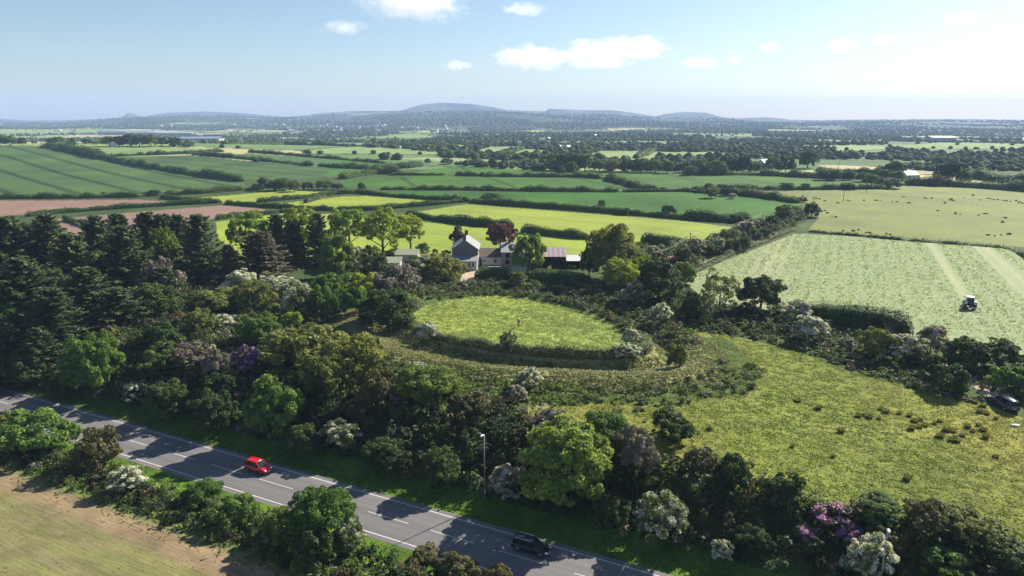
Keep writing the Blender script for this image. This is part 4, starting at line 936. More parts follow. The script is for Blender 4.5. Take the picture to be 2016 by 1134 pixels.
grass('grass', [S(-150, -6.0), S(75, -6.0), S(75, -.9), S(-150, -.9)], 42000, .24, [(.07, .14, .015), (.12, .20, .025), (.17, .24, .04)], 24, 'lush green grass on the far verge', world=True, clump=.35)
grass('grass', [S(-120, 7.9), S(45, 7.9), S(45, 12), S(-120, 12)], 26000, .22, [(.08, .15, .02), (.13, .21, .03), (.17, .23, .05)], 25, 'green grass on the near verge', world=True, clump=.35)
grass('grass', [S(-90, 16), S(40, 16), S(40, 19), S(-90, 19)], 12000, .2, [(.08, .13, .03), (.14, .17, .05)], 26, 'rough grass at the edge of the near field', world=True, clump=.42)
grass('grass', [(380, 700), (520, 700), (640, 640), (700, 600), (800, 580), (930, 560), (1180, 585), (1290, 610), (1370, 640), (1330, 745), (1100, 800), (1000, 790), (800, 740), (650, 700)], 50000, .34, [(.06, .12, .02), (.11, .18, .035), (.17, .21, .06)], 27, 'long green grass between the scrub and the earthwork', cond=lambda x, y: ring_r(x, y) > 37, clump=.4)
scrub('undergrowth', [(1380, 640), (1345, 600), (1420, 600), (1560, 622), (1700, 668), (1850, 700), (2016, 738), (2016, 790), (1930, 770), (1850, 735), (1700, 700), (1560, 660)], 1.6, .6, 1.5, .8, (2, 3, 2, .3, .6, 1.8, 1.5, 1.5, .6, .3), 15, .27, 'shaded brambles beneath the row of hawthorns by the hay field')
grass('grass', [S(-90, 19), S(60, 19), S(60, 45), S(-90, 45)], 16000, .10, [(.20, .17, .09), (.17, .19, .07), (.13, .18, .05)], 28, 'sparse young growth in the near field', world=True, clump=.5)
# cut grass lying in the hay field
def cut_grass():
    rs = np.random.default_rng(33); W = poly_world([(1340, 548), (1564, 461), (1744, 469), (1960, 487), (1987, 491), (2016, 513), (2080, 600), (2100, 700), (2016, 695), (1850, 655), (1700, 640), (1540, 605), (1400, 590)])
    x0, y0 = W.min(0); x1, y1 = W.max(0); n = 95000; X = rs.uniform(x0, x1, n); Y = rs.uniform(y0, y1, n); a0 = np.array(at(1907, 590)[:2]); t = (X - a0[0]) * -HD[1] + (Y - a0[1]) * HD[0]; sl = (X - a0[0]) * HD[0] + (Y - a0[1]) * HD[1]
    m = inpoly(X, Y, W) & (fbm(t / .8, sl / 1.6, 97, 2) + .8 * rs.random(n) > .78) & ~((abs(t) < 1.6) & (sl > 0)) & ~((abs(t + 15) < 3) & (sl > -60)) & (rs.random(n) < .6 + .4 * np.sin(t * 2 * pi / 3.4))
    X, Y = X[m], Y[m]; k = len(X); s = .13 + .20 * rs.random(k)**2; P = np.column_stack([X, Y, hbase(X, Y) + .12]); a = rs.random(k) * pi
    d = np.column_stack([np.cos(a), np.sin(a), .25 * rs.normal(size=k)]) * s[:, None]; e = np.column_stack([-np.sin(a) * .35, np.cos(a) * .35, .55 + .35 * rs.random(k)]) * (s * .55)[:, None]
    V = np.stack([P - d - e * .4, P + d - e * .4, P + d * .7 + e, P - d * .7 + e], 1).reshape(-1, 3)
    C = np.array((.24, .295, .15)) * (.8 + .35 * rs.random((k, 1)))
    link('cut_grass', mesh_np('cut_grass', V, np.arange(4 * k).reshape(-1, 4), False, fcol=C), GRASS, kind='stuff', label='cut grass lying in rows on the hay field', cat='cut grass')
cut_grass()

# rush tussocks on the meadow and the pasture
def tussock(R, H, seed):
    rs = np.random.default_rng(seed); n = 260; a = rs.random(n) * 2 * pi; r = R * np.sqrt(rs.random(n)) * .5; d = np.column_stack([np.cos(a) * r, np.sin(a) * r, np.zeros(n)])
    o = np.column_stack([np.cos(a) * R * (.3 + .7 * rs.random(n)), np.sin(a) * R * (.3 + .7 * rs.random(n)), H * (.5 + .6 * rs.random(n))]); s = np.column_stack([-np.sin(a), np.cos(a), np.zeros(n)]) * .06
    V = np.stack([d - s, d + s, d * .4 + o + s * .3, d * .4 + o - s * .3], 1).reshape(-1, 3); me = mesh_np('rush_tussock', V, np.arange(4 * n).reshape(-1, 4), False, tone=rs.random(n)); me.materials.append(M['rush']); return me
TM = [tussock(.55, .6, 1), tussock(.6, .5, 2)]
TM2 = []
for q in (3, 4):
    V, Q, t, *_ = lobed(np.random.default_rng(q), 500, .9, 1.0, 0, 8, .4, .3); me = mesh_np('tuft', V, Q, False, tone=t); me.materials.append(M['bram']); TM2.append(me)
rs = np.random.default_rng(3)
for k, (u, v) in enumerate([(1700, 818), (1712, 822), (1730, 825), (1735, 806), (1745, 812), (1770, 815), (1790, 820), (1800, 830), (1812, 828), (1820, 838), (1840, 835), (1850, 830), (1862, 848), (1875, 850), (1880, 862), (1895, 858), (1905, 842), (1915, 850), (1925, 838), (1935, 848), (1940, 862), (1875, 868), (1885, 870), (1850, 860), (1795, 845), (1810, 842), (1920, 793), (1935, 800), (1928, 812), (1942, 815), (1960, 825), (1690, 820), (1612, 805), (1570, 790), (1655, 850), (1790, 1000), (1785, 945), (1815, 992), (1640, 900), (1960, 900), (1560, 880)]):
    x, y, z = at(u, v); o = link('rush_tussock', TM[k % 2], label='brownish rush tussock in the right meadow', cat='tussock', group='rush tussocks in the meadow'); o.location = (x, y, z - .03); s = .6 + .5 * rs.random(); o.scale = (s, s, s * .9); o.rotation_euler.z = rs.random() * 6
PT = [(1563, 388), (1580, 387), (1587, 388), (1607, 391), (1613, 392), (1624, 396), (1650, 400), (1668, 395), (1672, 396), (1700, 395), (1725, 395), (1732, 396), (1757, 398), (1765, 398), (1790, 400), (1820, 390), (1823, 391), (1835, 391), (1870, 394), (1873, 393), (1876, 395), (1860, 400), (1945, 391), (1950, 392), (1957, 393), (1965, 394), (1975, 395), (1982, 396), (1990, 397), (2005, 400), (1930, 394), (1881, 421), (1891, 422), (1927, 424), (1938, 421), (1943, 421), (1979, 429), (1974, 438), (1945, 463), (1958, 465), (1971, 463), (1985, 462), (1705, 458), (1712, 459), (1717, 460), (1690, 453), (1680, 455), (1745, 461), (1753, 462), (1660, 455), (1846, 415), (1630, 420), (1638, 426), (1645, 428), (1625, 415), (2000, 396), (2008, 398), (2012, 401), (1780, 388), (1915, 385), (1898, 390)]
for k, (u, v) in enumerate(PT):
    x, y, z = at(u, v); o = link('grass_tuft', TM2[k % 2], label='small dark rush tuft on the grazed pasture', cat='tuft', group='dark tufts dotted over the pasture'); o.location = (x, y, z - .05); s = .4 + .4 * rs.random(); o.scale = (s * 1.4, s, s * .8); o.rotation_euler.z = rs.random() * 6

# ------------------------------------------------------------------ woods too far off to count
def blob():
    V = []; rings = []
    for k, (z, r) in enumerate(((.02, .35), (.25, .9), (.55, 1.), (.82, .72), (.98, .25))):
        rings.append([(r * cos(2 * pi * i / 8 + k * .4), r * sin(2 * pi * i / 8 + k * .4), z) for i in range(8)])
    V = np.array(sum(rings, [])); Q = [(k * 8 + i, k * 8 + (i + 1) % 8, (k + 1) * 8 + (i + 1) % 8, (k + 1) * 8 + i) for k in range(4) for i in range(8)]
    Q += [(32, 33, 34, 35), (32, 35, 36, 39), (36, 37, 38, 39)]
    return V, np.array(Q)
def far_wood(name, y0, y1, step, R0, R1, thr, seed, label, edges=True):
    rs = np.random.default_rng(seed); BV, BQ = blob(); pts = []
    y = y0
    while y < y1:
        st = step * (1 + (y - y0) / (y1 - y0) * .8); xs = np.arange(-y * .83, y * .83, st); pts.append(np.column_stack([xs, np.full(len(xs), y)]) + rs.uniform(-.5, .5, (len(xs), 2)) * st); y += st
    P = np.concatenate(pts); X, Y = P[:, 0], P[:, 1]; wm = woodmask(X, Y)
    idv, ed = cells(X, Y, 190., 2); m = (wm > thr); hedge_ = np.zeros(len(X), bool)
    if edges: hedge_ = (ed < step * .45) & (rs.random(len(X)) < .5) & ~m; m |= hedge_
    free = np.ones(len(X), bool)
    for nm, c, PP in FIELDS: free &= ~inpoly(X, Y, poly_world(PP))
    m &= free; hedge_ = hedge_[m]; X, Y = X[m], Y[m]; k = len(X); R = (R0 + (R1 - R0) * rs.random(k) ** 1.8); R = np.where(hedge_, np.minimum(R, 3.2), R); H = R * (1.0 + .5 * rs.random(k))
    ca = rs.random(k) * 2 * pi; D = 1 + .45 * (rs.random((k, len(BV))) - .5)
    bx = BV[None, :, 0] * D; by = BV[None, :, 1] * D; bz = BV[None, :, 2] * (1 + .25 * (rs.random((k, len(BV))) - .5))
    VX = X[:, None] + R[:, None] * (bx * np.cos(ca)[:, None] - by * np.sin(ca)[:, None]); VY = Y[:, None] + R[:, None] * (bx * np.sin(ca)[:, None] + by * np.cos(ca)[:, None]); VZ = hbase(X, Y)[:, None] + H[:, None] * bz - .3
    V = np.stack([VX, VY, VZ], -1).reshape(-1, 3); Q = (BQ[None] + (np.arange(k) * len(BV))[:, None, None]).reshape(-1, 4)
    c = np.array([(.05, .075, .022), (.075, .11, .033), (.10, .135, .04), (.06, .08, .034), (.125, .15, .058)])[rs.integers(0, 5, k)]; C = np.repeat(c * (.8 + .4 * rs.random((k, 1))), len(BQ), 0) * (.75 + .5 * rs.random((k * len(BQ), 1)))
    link(name, mesh_np(name, V, Q, False, fcol=C), FARLEAF, kind='stuff', label=label, cat='wood')
    return k
def farleaf():
    m, nt = newmat('far_foliage'); a = N(nt, 'ShaderNodeAttribute', attribute_name='col'); tc = N(nt, 'ShaderNodeTexCoord'); f = noise(nt, .55, 4, .7, tc.outputs['Object'])
    c = mixc(nt, 1, a.outputs['Color'], ramp(nt, f, [(.35, (.45, .45, .45)), (.65, (1.5, 1.5, 1.4))]), 'MULTIPLY')
    p = N(nt, 'ShaderNodeBsdfPrincipled', inp={'Roughness': .9, 'Specular IOR Level': .1}); L(nt, c, p.inputs['Base Color'])
    b = N(nt, 'ShaderNodeBump', inp={'Strength': 1, 'Distance': 1.6}); L(nt, f, b.inputs['Height']); L(nt, b.outputs[0], p.inputs['Normal'])
    t = N(nt, 'ShaderNodeBsdfTranslucent'); L(nt, c, t.inputs['Color']); mx = N(nt, 'ShaderNodeMixShader', inp={0: .15}); L(nt, p.outputs[0], mx.inputs[1]); L(nt, t.outputs[0], mx.inputs[2])
    o = N(nt, 'ShaderNodeOutputMaterial'); L(nt, mx.outputs[0], o.inputs['Surface']); return m
FARLEAF = farleaf()
print('woods', far_wood('woodland', 560, 1500, 8.5, 2.2, 5.5, .495, 71, 'belts of trees and scrub beyond the fields'),
      far_wood('woodland', 1500, 3200, 14, 3, 6, .54, 72, 'broad dark woods filling the valley'),
      far_wood('woodland', 3200, 5000, 26, 4.5, 8, .54, 73, 'distant woods on the foot of the hills'))
# ------------------------------------------------------------------ vehicles
GLASS = plain('dark_window_glass', (.015, .02, .024), .12, var=.05, spec=.35); TYRE = plain('tyre_rubber', (.018, .018, .018), .85); RIM = plain('wheel_alloy', (.42, .42, .44), .3, .8)
BLACKP = plain('black_plastic', (.02, .02, .022), .55); LAMPG = plain('headlamp_glass', (.75, .8, .85), .08, spec=.9); REDL = plain('tail_lamp', (.35, .01, .01), .2); PLATEW = plain('plate_white', (.75, .75, .72), .5); PLATEY = plain('plate_yellow', (.75, .58, .06), .5)
CHROME = plain('bright_trim', (.6, .6, .62), .15, 1.0)
def car(label, col, loc, rz, Lc=3.9, Wc=1.7, Hc=1.48, style='hatch', coat=1.0, rough=.25, metal=.0):
    e = empty('car', loc, rz, label=label, cat='car'); P = plain('car_paint', col, rough, metal, var=.03, coat=coat)
    h = Lc / 2; w = Wc / 2; belt = .58 * Hc
    if style == 'hatch': st = [(-h, .42, .70, .80), (-h+.06, .28, belt, .93), (-h+.45, .22, belt+.02, 1.), (0, .20, belt, 1.), (h*.42, .20, belt-.02, 1.), (h*.70, .22, belt-.13, .97), (h*.90, .26, belt-.25, .88), (h, .32, .56, .68)]; cab = [(-h+.08, -.28), (-h+.42, 0), (h*.12, 0), (h*.52, -1)]
    else: st = [(-h, .45, .78, .84), (-h+.07, .30, belt, .95), (-h+.5, .24, belt+.02, 1.), (0, .22, belt, 1.), (h*.38, .22, belt-.02, 1.), (h*.70, .24, belt-.10, .98), (h*.93, .28, belt-.2, .90), (h, .34, .62, .74)]; cab = [(-h+.09, -.45), (-h+.5, 0), (h*.10, 0), (h*.46, -1)]
    b = MB(); rings = []
    for x, zb, zt, f in st:
        a = w * f; rings.append([(x, -a*.86, zb), (x, -a, zb+.14), (x, -a*1.0, (zb+zt)/2+.05), (x, -a*.97, zt-.10), (x, -a*.84, zt), (x, 0, zt+.025), (x, a*.84, zt), (x, a*.97, zt-.10), (x, a, (zb+zt)/2+.05), (x, a, zb+.14), (x, a*.86, zb)])
    b.loft(rings); body = b.build('body', P, e, True, .02)
    zr = Hc; g = MB(); cr = []
    for x, k in cab:
        z1 = zr - .03 if k > -.99 else belt - .02; z1 = z1 + (k * .42 * (zr - belt) if -.99 < k < 0 else 0)
        z1 = max(z1, belt); tw = w * (.70 if k > -.99 else .82); cr.append([(x, -w*.88, belt-.06), (x, -tw, z1), (x, 0, z1+.02), (x, tw, z1), (x, w*.88, belt-.06)])
    g.loft(cr); g.build('window', GLASS, e)
    r = MB(); xs = [cab[0][0]+.08, cab[1][0], (cab[1][0]+cab[2][0])/2, cab[2][0]+.03]
    zz = [zr - .42*(zr-belt)*(.28 if style == 'hatch' else .45)*.8, zr, zr+.035, zr-.005]
    r.loft([[(x, -w*.70, z-.035), (x, -w*.66, z+.01), (x, 0, z+.03), (x, w*.66, z+.01), (x, w*.70, z-.035)] for x, z in zip(xs, zz)]); r.build('roof', P, e, True)
    p = MB()
    for sg in (-1, 1):
        p.tube((cab[3][0], sg*w*.84, belt-.02), (cab[2][0], sg*w*.70, zr-.03), .035); p.tube((cab[0][0], sg*w*.87, belt-.02), (xs[0], sg*w*.70, zz[0]-.02), .05); p.tube((0-.1, sg*w*.88, belt-.02), (-.12, sg*w*.70, zr-.02), .03)
        p.tube((cab[1][0]+.1, sg*w*.88, belt-.02), (cab[1][0]+.1, sg*w*.70, zr-.03), .04)
    p.build('pillar', P, e)
    R = .31 if style == 'hatch' else .36
    for x in (-h+.72, h-.78):
        for sg in (-1, 1):
            t = MB(); t.tube((x, sg*(w-.21), R), (x, sg*(w+.015), R), R, R, 20); to = t.build('wheel', TYRE, e)
            t = MB(); t.tube((x, sg*(w+.0), R), (x, sg*(w+.022), R), R*.64, R*.58, 14); 
            for a in range(5): t.box(x-.02, x+.02, sg*(w+.02)-.005, sg*(w+.02)+.005, R, R+.02)
            t.build('rim', RIM, to)
            t = MB(); n = 14
            t.loft([[(x+(R+.06)*cos(pi*i/n), sg*(w-.03), R+(R+.06)*sin(pi*i/n)) for i in range(n+1)] + [(x+(R)*cos(pi*i/n), sg*(w-.03), R+(R)*sin(pi*i/n)) for i in range(n, -1, -1)],
                    [(x+(R+.05)*cos(pi*i/n), sg*(w+.008), R+(R+.05)*sin(pi*i/n)) for i in range(n+1)] + [(x+(R)*cos(pi*i/n), sg*(w+.008), R+(R)*sin(pi*i/n)) for i in range(n, -1, -1)]]); t.build('wheel_arch', BLACKP, e)
    zf = belt - .30
    for sg in (-1, 1):
        t = MB(); t.sphere((h-.20, sg*w*.66, zf+.06), .2, (1.0, .75, .42)); t.build('headlight', LAMPG, e, True)
        t = MB(); t.box(-h-.01, -h+.10, sg*w*.84-.09, sg*w*.84+.09, belt-.34, belt-.08); t.build('tail_light', REDL, e, bevel=.02)
        t = MB(); t.sphere((h*.40, sg*(w+.10), belt+.06), .11, (.6, 1, .65)); t.build('wing_mirror', P, e, True)
        t = MB(); t.box(-.35, -.2, sg*(w+.005)-.012, sg*(w+.005)+.012, belt-.14, belt-.11); t.build('door_handle', BLACKP, e)
    t = MB(); t.box(h-.06, h+.025, -.26, .26, .36, .47); t.build('number_plate', PLATEW, e)
    t = MB(); t.box(-h-.03, -h+.02, -.26, .26, .60, .71); t.build('number_plate', PLATEY, e)
    t = MB(); t.box(h-.10, h+.012, -w*.5, w*.5, .22, .33); t.build('grille', BLACKP, e)
    t = MB(); t.box(h-.12, h+.0, -.3, .3, zf-.02, zf+.04); t.build('bonnet_grille', CHROME, e)
    return e, w, zr, cab, belt
RZ = atan2(RD[1], RD[0])
x, y, _ = at(513, 925); s = road_s(x, y); car('small bright red hatchback driving along the road', (.62, .008, .022), (*road_pt(s, 1.75), ROADZ + .035), RZ)
x, y, _ = at(1047, 1084); s = road_s(x, y); e, w, zr, cab, belt = car('black estate car with roof rails on the road', (.010, .012, .018), (*road_pt(s, 1.8), ROADZ + .035), RZ, 4.3, 1.75, 1.46, 'estate')
for sg in (-1, 1):
    t = MB(); t.tube((-1.8, sg*.58, zr+.07), (.1, sg*.58, zr+.07), .022); t.tube((-1.75, sg*.58, zr), (-1.75, sg*.58, zr+.07), .02); t.tube((.05, sg*.58, zr), (.05, sg*.58, zr+.07), .02); t.build('roof_rail', CHROME, e)
pa, pb = np.array(at(1993, 812)[:2]), np.array(at(1957, 790)[:2]); c = (pa + pb) / 2; d = pb - pa
e, w, zr, cab, belt = car('dark blue off-road vehicle parked on the grass at the right', (.008, .016, .05), (c[0], c[1], zat(*c)), atan2(d[1], d[0]), 4.7, 1.85, 1.75, 'estate')

# tractor with a hay tedder
def tractor():
    x, y, z = at(1907, 606); e = empty('tractor', (x, y, z + .05), atan2(HD[1], HD[0]), label='dark blue tractor with white cab roof and hay tedder', cat='tractor')
    BL = plain('dark_blue_enamel', (.02, .05, .13), .35, var=.08); WR = plain('white_cab_roof', (.6, .6, .58), .5, var=.05); 
    for sg in (-1, 1):
        for X, R, wd, yo in ((-.9, .88, .46, .98), (1.55, .58, .34, .9)):
            t = MB(); t.tube((X, sg*(yo-wd/2), R), (X, sg*(yo+wd/2), R), R, R, 24)
            for k in range(18):
                a = 2*pi*k/18; t.box(X+cos(a)*R-.05, X+cos(a)*R+.05, sg*yo-wd/2, sg*yo+wd/2, R+sin(a)*R-.04, R+sin(a)*R+.04)
            wh = t.build('wheel', TYRE, e); t = MB(); t.tube((X, sg*(yo-.02), R), (X, sg*(yo+wd/2+.02), R), R*.55, R*.5, 14); t.build('rim', RIM, wh)
        t = MB(); n = 8; R = .98
        t.loft([[(-.9+R*cos(a), sg*q, .88+R*sin(a)) for a in [radians(20+140*i/n) for i in range(n+1)]] + [(-.9+(R-.06)*cos(a), sg*q, .88+(R-.06)*sin(a)) for a in [radians(20+140*i/n) for i in range(n, -1, -1)]] for q in (.62, 1.22)]); t.build('mudguard', WR, e)
        t = MB(); t.box(.55, .62, sg*1.0-.1, sg*1.0+.1, 2.05, 2.45); t.tube((.5, sg*.75, 2.3), (.58, sg*.95, 2.3), .02); t.build('wing_mirror', BLACKP, e)
    t = MB(); t.loft([[(X, -a, 1.0), (X, -a, zt-.1), (X, -a*.6, zt), (X, a*.6, zt), (X, a, zt-.1), (X, a, 1.0)] for X, a, zt in ((.3, .42, 1.72), (1.2, .40, 1.66), (2.0, .36, 1.52), (2.25, .28, 1.36))]); t.build('bonnet', BL, e, True)
    t = MB(); t.box(-1.1, 2.1, -.25, .25, .6, 1.05); t.tube((-.9, -.95, .88), (-.9, .95, .88), .12); t.tube((1.55, -.85, .58), (1.55, .85, .58), .09); t.build('chassis', BLACKP, e)
    t = MB(); t.loft([[(-1.25, -.62, 1.2), (.4, -.62, 1.2), (.4, .62, 1.2), (-1.25, .62, 1.2)], [(-1.15, -.66, 1.75), (.5, -.66, 1.75), (.5, .66, 1.75), (-1.15, .66, 1.75)], [(-1.0, -.60, 2.5), (.3, -.60, 2.5), (.3, .60, 2.5), (-1.0, .60, 2.5)]]); t.build('cab', GLASS, e)
    t = MB()
    for X0, X1, in ((-1.15, -1.0), (.5, .3)):
        for sg in (-1, 1): t.tube((X0, sg*.67, 1.75), (X1, sg*.61, 2.52), .045); t.tube((X0, sg*.67, 1.75), (X0-.03, sg*.63, 1.15), .045)
    t.build('cab_frame', BL, e)
    t = MB(); t.box(-1.15, .45, -.72, .72, 2.5, 2.68); t.build('cab_roof', WR, e, bevel=.05)
    t = MB(); t.tube((1.0, .45, 1.6), (1.0, .45, 2.5), .05); t.build('exhaust', BLACKP, e)
    t = MB(); t.box(-3.0, -2.8, -1.9, 1.9, .62, .74); t.box(-2.9, -1.1, -.10, .10, .6, .72); te = t.build('hay_tedder', BL, e)
    for k in (-1.7, -.6, .6, 1.7):
        t = MB(); t.tube((-2.95, k, .25), (-2.95, k, .65), .05); t.tube((-2.95, k, .27), (-2.95, k, .33), .2, .2, 10)
        for a in range(6): t.tube((-2.95, k, .3), (-2.95+.65*cos(a*pi/3+k), k+.65*sin(a*pi/3+k), .2), .02); t.tube((-2.95+.65*cos(a*pi/3+k), k+.65*sin(a*pi/3+k), .2), (-2.95+.7*cos(a*pi/3+k), k+.7*sin(a*pi/3+k), .03), .012)
        t.build('rotor', BLACKP, te)
tractor()

# ------------------------------------------------------------------ the person standing in the ring
def person():
    x, y, z = at(1021, 645.5); z += .05; e = empty('person', (x, y, z), radians(165), label='person in dark clothes standing alone on the ring lawn', cat='person')
    SK = plain('skin', (.50, .32, .24), .55, var=.05); CL = plain('navy_cloth', (.018, .022, .04), .85, var=.2, scale=12); HR = plain('dark_hair', (.025, .018, .012), .6)
    J = {}; V = []; R = []; E = []
    def v(n, p, r, par=None): J[n] = len(V); V.append(p); R.append(r); (E.append((J[par], J[n])) if par else None)
    v('pel', (0, 0, .95), (.15, .11)); v('wai', (0, 0, 1.10), (.135, .10), 'pel'); v('che', (0, -.01, 1.30), (.165, .115), 'wai'); v('sho', (0, 0, 1.43), (.13, .09), 'che'); v('nec', (0, .01, 1.51), (.055, .055), 'sho'); v('hd0', (0, .02, 1.58), (.07, .08), 'nec'); v('hd1', (0, .025, 1.68), (.078, .095), 'hd0'); v('hd2', (0, .01, 1.755), (.05, .06), 'hd1')
    for sg, s in ((1, 'l'), (-1, 'r')):
        v('hip' + s, (sg*.09, 0, .90), (.095, .095), 'pel'); v('kne' + s, (sg*.13, .03, .50), (.062, .062), 'hip' + s); v('ank' + s, (sg*.16, 0, .09), (.042, .042), 'kne' + s); v('toe' + s, (sg*.18, .15, .04), (.04, .03), 'ank' + s)
        v('shl' + s, (sg*.19, 0, 1.41), (.06, .06), 'sho'); v('elb' + s, (sg*.25, .04, 1.14), (.043, .043), 'shl' + s); v('wri' + s, (sg*.10, .27, 1.20), (.028, .028), 'elb' + s); v('pal' + s, (sg*.065, .34, 1.22), (.034, .018), 'wri' + s)
        for k in range(4): v(f'f{k}{s}', (sg*(.05), .385 + .004*k, 1.255 - .022*k), (.010, .010), 'pal' + s); v(f'g{k}{s}', (sg*(.02), .40, 1.252 - .022*k), (.008, .008), f'f{k}{s}')
        v('th' + s, (sg*.035, .345, 1.262), (.010, .010), 'pal' + s)
    me = bpy.data.meshes.new('body'); me.from_pydata(V, E, []); o = link('body', me, [CL, SK], e)
    sk = o.modifiers.new('s', 'SKIN'); 
    for i, r in enumerate(R): me.skin_vertices[0].data[i].radius = r
    me.skin_vertices[0].data[0].use_root = True; sk.use_smooth_shade = True
    o.modifiers.new('u', 'SUBSURF').levels = 1
    dg = bpy.context.evaluated_depsgraph_get(); m2 = bpy.data.meshes.new_from_object(o.evaluated_get(dg)); m2.name = 'body'; o.modifiers.clear(); o.data = m2
    if not m2.materials: m2.materials.append(CL); m2.materials.append(SK)
    for f in m2.polygons:
        c = f.center; f.material_index = 1 if (c.z > 1.50 or (c.y > .28 and c.z > 1.1)) else 0
    m2.update()
    t = MB(); t.sphere((0, -.005, 1.715), .098, (.95, 1.08, .85), 12, 8); t.build('hair', HR, e, True)
    t = MB(); t.sphere((0, .122, 1.655), .016, (1, 1.2, 1.4)); t.build('nose', SK, e, True)
    for sg in (-1, 1):
        t = MB(); t.sphere((sg*.032, .105, 1.68), .012); t.build('eye', BLACKP, e, True); t = MB(); t.sphere((sg*.082, .03, 1.66), .022, (.4, .8, 1.2)); t.build('ear', SK, e, True)
    t = MB(); t.box(-.025, .025, .104, .112, 1.612, 1.62); t.build('mouth', plain('lips', (.35, .13, .11), .5), e)
    t = MB(); t.box(-.09, .09, .38, .44, 1.20, 1.24); t.build('controller', plain('grey_controller', (.3, .3, .32), .5), None, label='small grey handheld controller held by the person', cat='controller')
    c = bpy.data.objects['controller']; c.matrix_world = e.matrix_world if False else c.matrix_world
    c.location = (x, y, z); c.rotation_euler.z = radians(165)
person()

# ------------------------------------------------------------------ street lamps, poles, fence, pylons
STEEL = plain('galvanised_steel', (.30, .31, .32), .45, .6, var=.15); WOODP = plain('tarred_pole', (.07, .055, .045), .9, var=.3, scale=5); LAMPHEAD = plain('lamp_housing', (.62, .64, .66), .4)
def lamp(x, y, z, h, label, rz):
    e = empty('street_lamp', (x, y, z), rz, label=label, cat='street lamp', group='street lamps beside the road')
    t = MB(); t.tube((0, 0, -.3), (0, 0, 1.6), .11, .10, 12); t.tube((0, 0, 1.6), (0, 0, h), .075, .055, 12); t.build('pole', STEEL, e, True)
    t = MB(); t.tube((0, 0, h), (.35, 0, h + .10), .035, .035, 8); t.build('arm', STEEL, e, True)
    t = MB(); t.loft([[(X, -a, h+.06), (X, -a*.8, h+.06+b), (X, a*.8, h+.06+b), (X, a, h+.06)] for X, a, b in ((.25, .07, .07), (.4, .15, .12), (.8, .15, .10), (.95, .06, .04))]); hd = t.build('lamp_head', LAMPHEAD, e, True)
    t = MB(); t.box(.42, .82, -.11, .11, h+.035, h+.06); t.build('lens', LAMPG, hd)
lx, ly = -3.4, 76.6; lamp(lx, ly, zat(lx, ly), 4.45 - zat(lx, ly), 'street lamp standing left of the largest roadside tree', atan2(RN[1], RN[0]))
lx, ly = 35.3, 56.7; lamp(lx, ly, zat(lx, ly), 4.6 - zat(lx, ly), 'street lamp beside the white hawthorn at the lower right', atan2(RN[1], RN[0]))
def pole(u, vb, vt, label, arm=True):
    x, y, z = at(u, vb); h = top_z(x, y, vt) - z; e = empty('utility_pole', (x, y, z), .5, label=label, cat='utility pole', group='wooden utility poles across the fields')
    t = MB(); t.tube((0, 0, -.4), (0, 0, h), .16, .11, 8); t.build('pole', WOODP, e)
    if arm:
        t = MB(); t.box(-1.1, 1.1, -.06, .06, h - .45, h - .33); t.build('crossarm', WOODP, e)
        for k in (-1, 0, 1): t = MB(); t.tube((k, 0, h - .33), (k, 0, h - .12), .05, .03, 6); t.build('insulator', LAMPHEAD, e)
    return e
pole(1358, 487, 458, 'wooden pole with crossarm right of the red trailer'); pole(1500, 445, 420, 'wooden pole in the bushes above the lane bend', False); pole(1600, 404, 387, 'wooden pole with crossarm at the pasture corner')
pole(1660, 397, 372, 'tallest bare pole standing in the pasture', False); pole(1705, 380, 357, 'farther bare pole in the pasture', False); pole(1651, 332, 318, 'thin pole on the tan field', False); pole(1611, 333, 318, 'thin pole left of the tan field', False)
def wires():
    t = MB(); a = at(1358, 487); b = at(1290, 522); c = at(1500, 445)
    for off in (-1, 0, 1):
        for p, q, h0, h1 in ((a, b, top_z(a[0], a[1], 458) - .2, b[2] + 4), (a, c, top_z(a[0], a[1], 458) - .2, top_z(c[0], c[1], 420))):
            pr = None
            for k in range(11):
                f = k / 10; P = (p[0] + (q[0] - p[0]) * f + off * .9 * cos(.5), p[1] + (q[1] - p[1]) * f + off * .9 * sin(.5), h0 + (h1 - h0) * f - 1.2 * 4 * f * (1 - f))
                if pr: t.tube(pr, P, .012, .012, 4)
                pr = P
    t.build('overhead_wire', BLACKP, label='thin overhead wires strung from the pole by the trailer', cat='wire')
wires()
def fence():
    W = [np.array(at(u, v)[:2]) for u, v in ((1592, 455), (1680, 463), (1800, 474), (1900, 481), (1975, 487), (1998, 494), (2030, 512))]
    e = empty('wire_fence', (*W[0], zat(*W[0])), label='post and wire fence between hay field and pasture', cat='fence'); o = np.array((*W[0], zat(*W[0])))
    pts = []
    for p, q in zip(W[:-1], W[1:]):
        n = max(1, int(np.linalg.norm(q - p) / 3.4)); pts += [p + (q - p) * i / n for i in range(n)]
    pr = None; wr = MB(); pm = MB(); pm.tube((0, 0, -.3), (0, 0, 1.35), .075, .06, 6); pm = pm.mesh('post'); pm.materials.append(WOODP)
    for i, p in enumerate(pts):
        P = np.array((*p, zat(*p))) - o; ob = link('post', pm, parent=e); ob.location = P; ob.rotation_euler = (.08 * sin(i * 3.1), .08 * cos(i * 1.7), 0)
        if pr is not None:
            for h in (.4, .8, 1.15): wr.tube(pr + (0, 0, h), P + (0, 0, h), .012, .012, 3)
        pr = P
    wr.build('wire', STEEL, e)
fence()
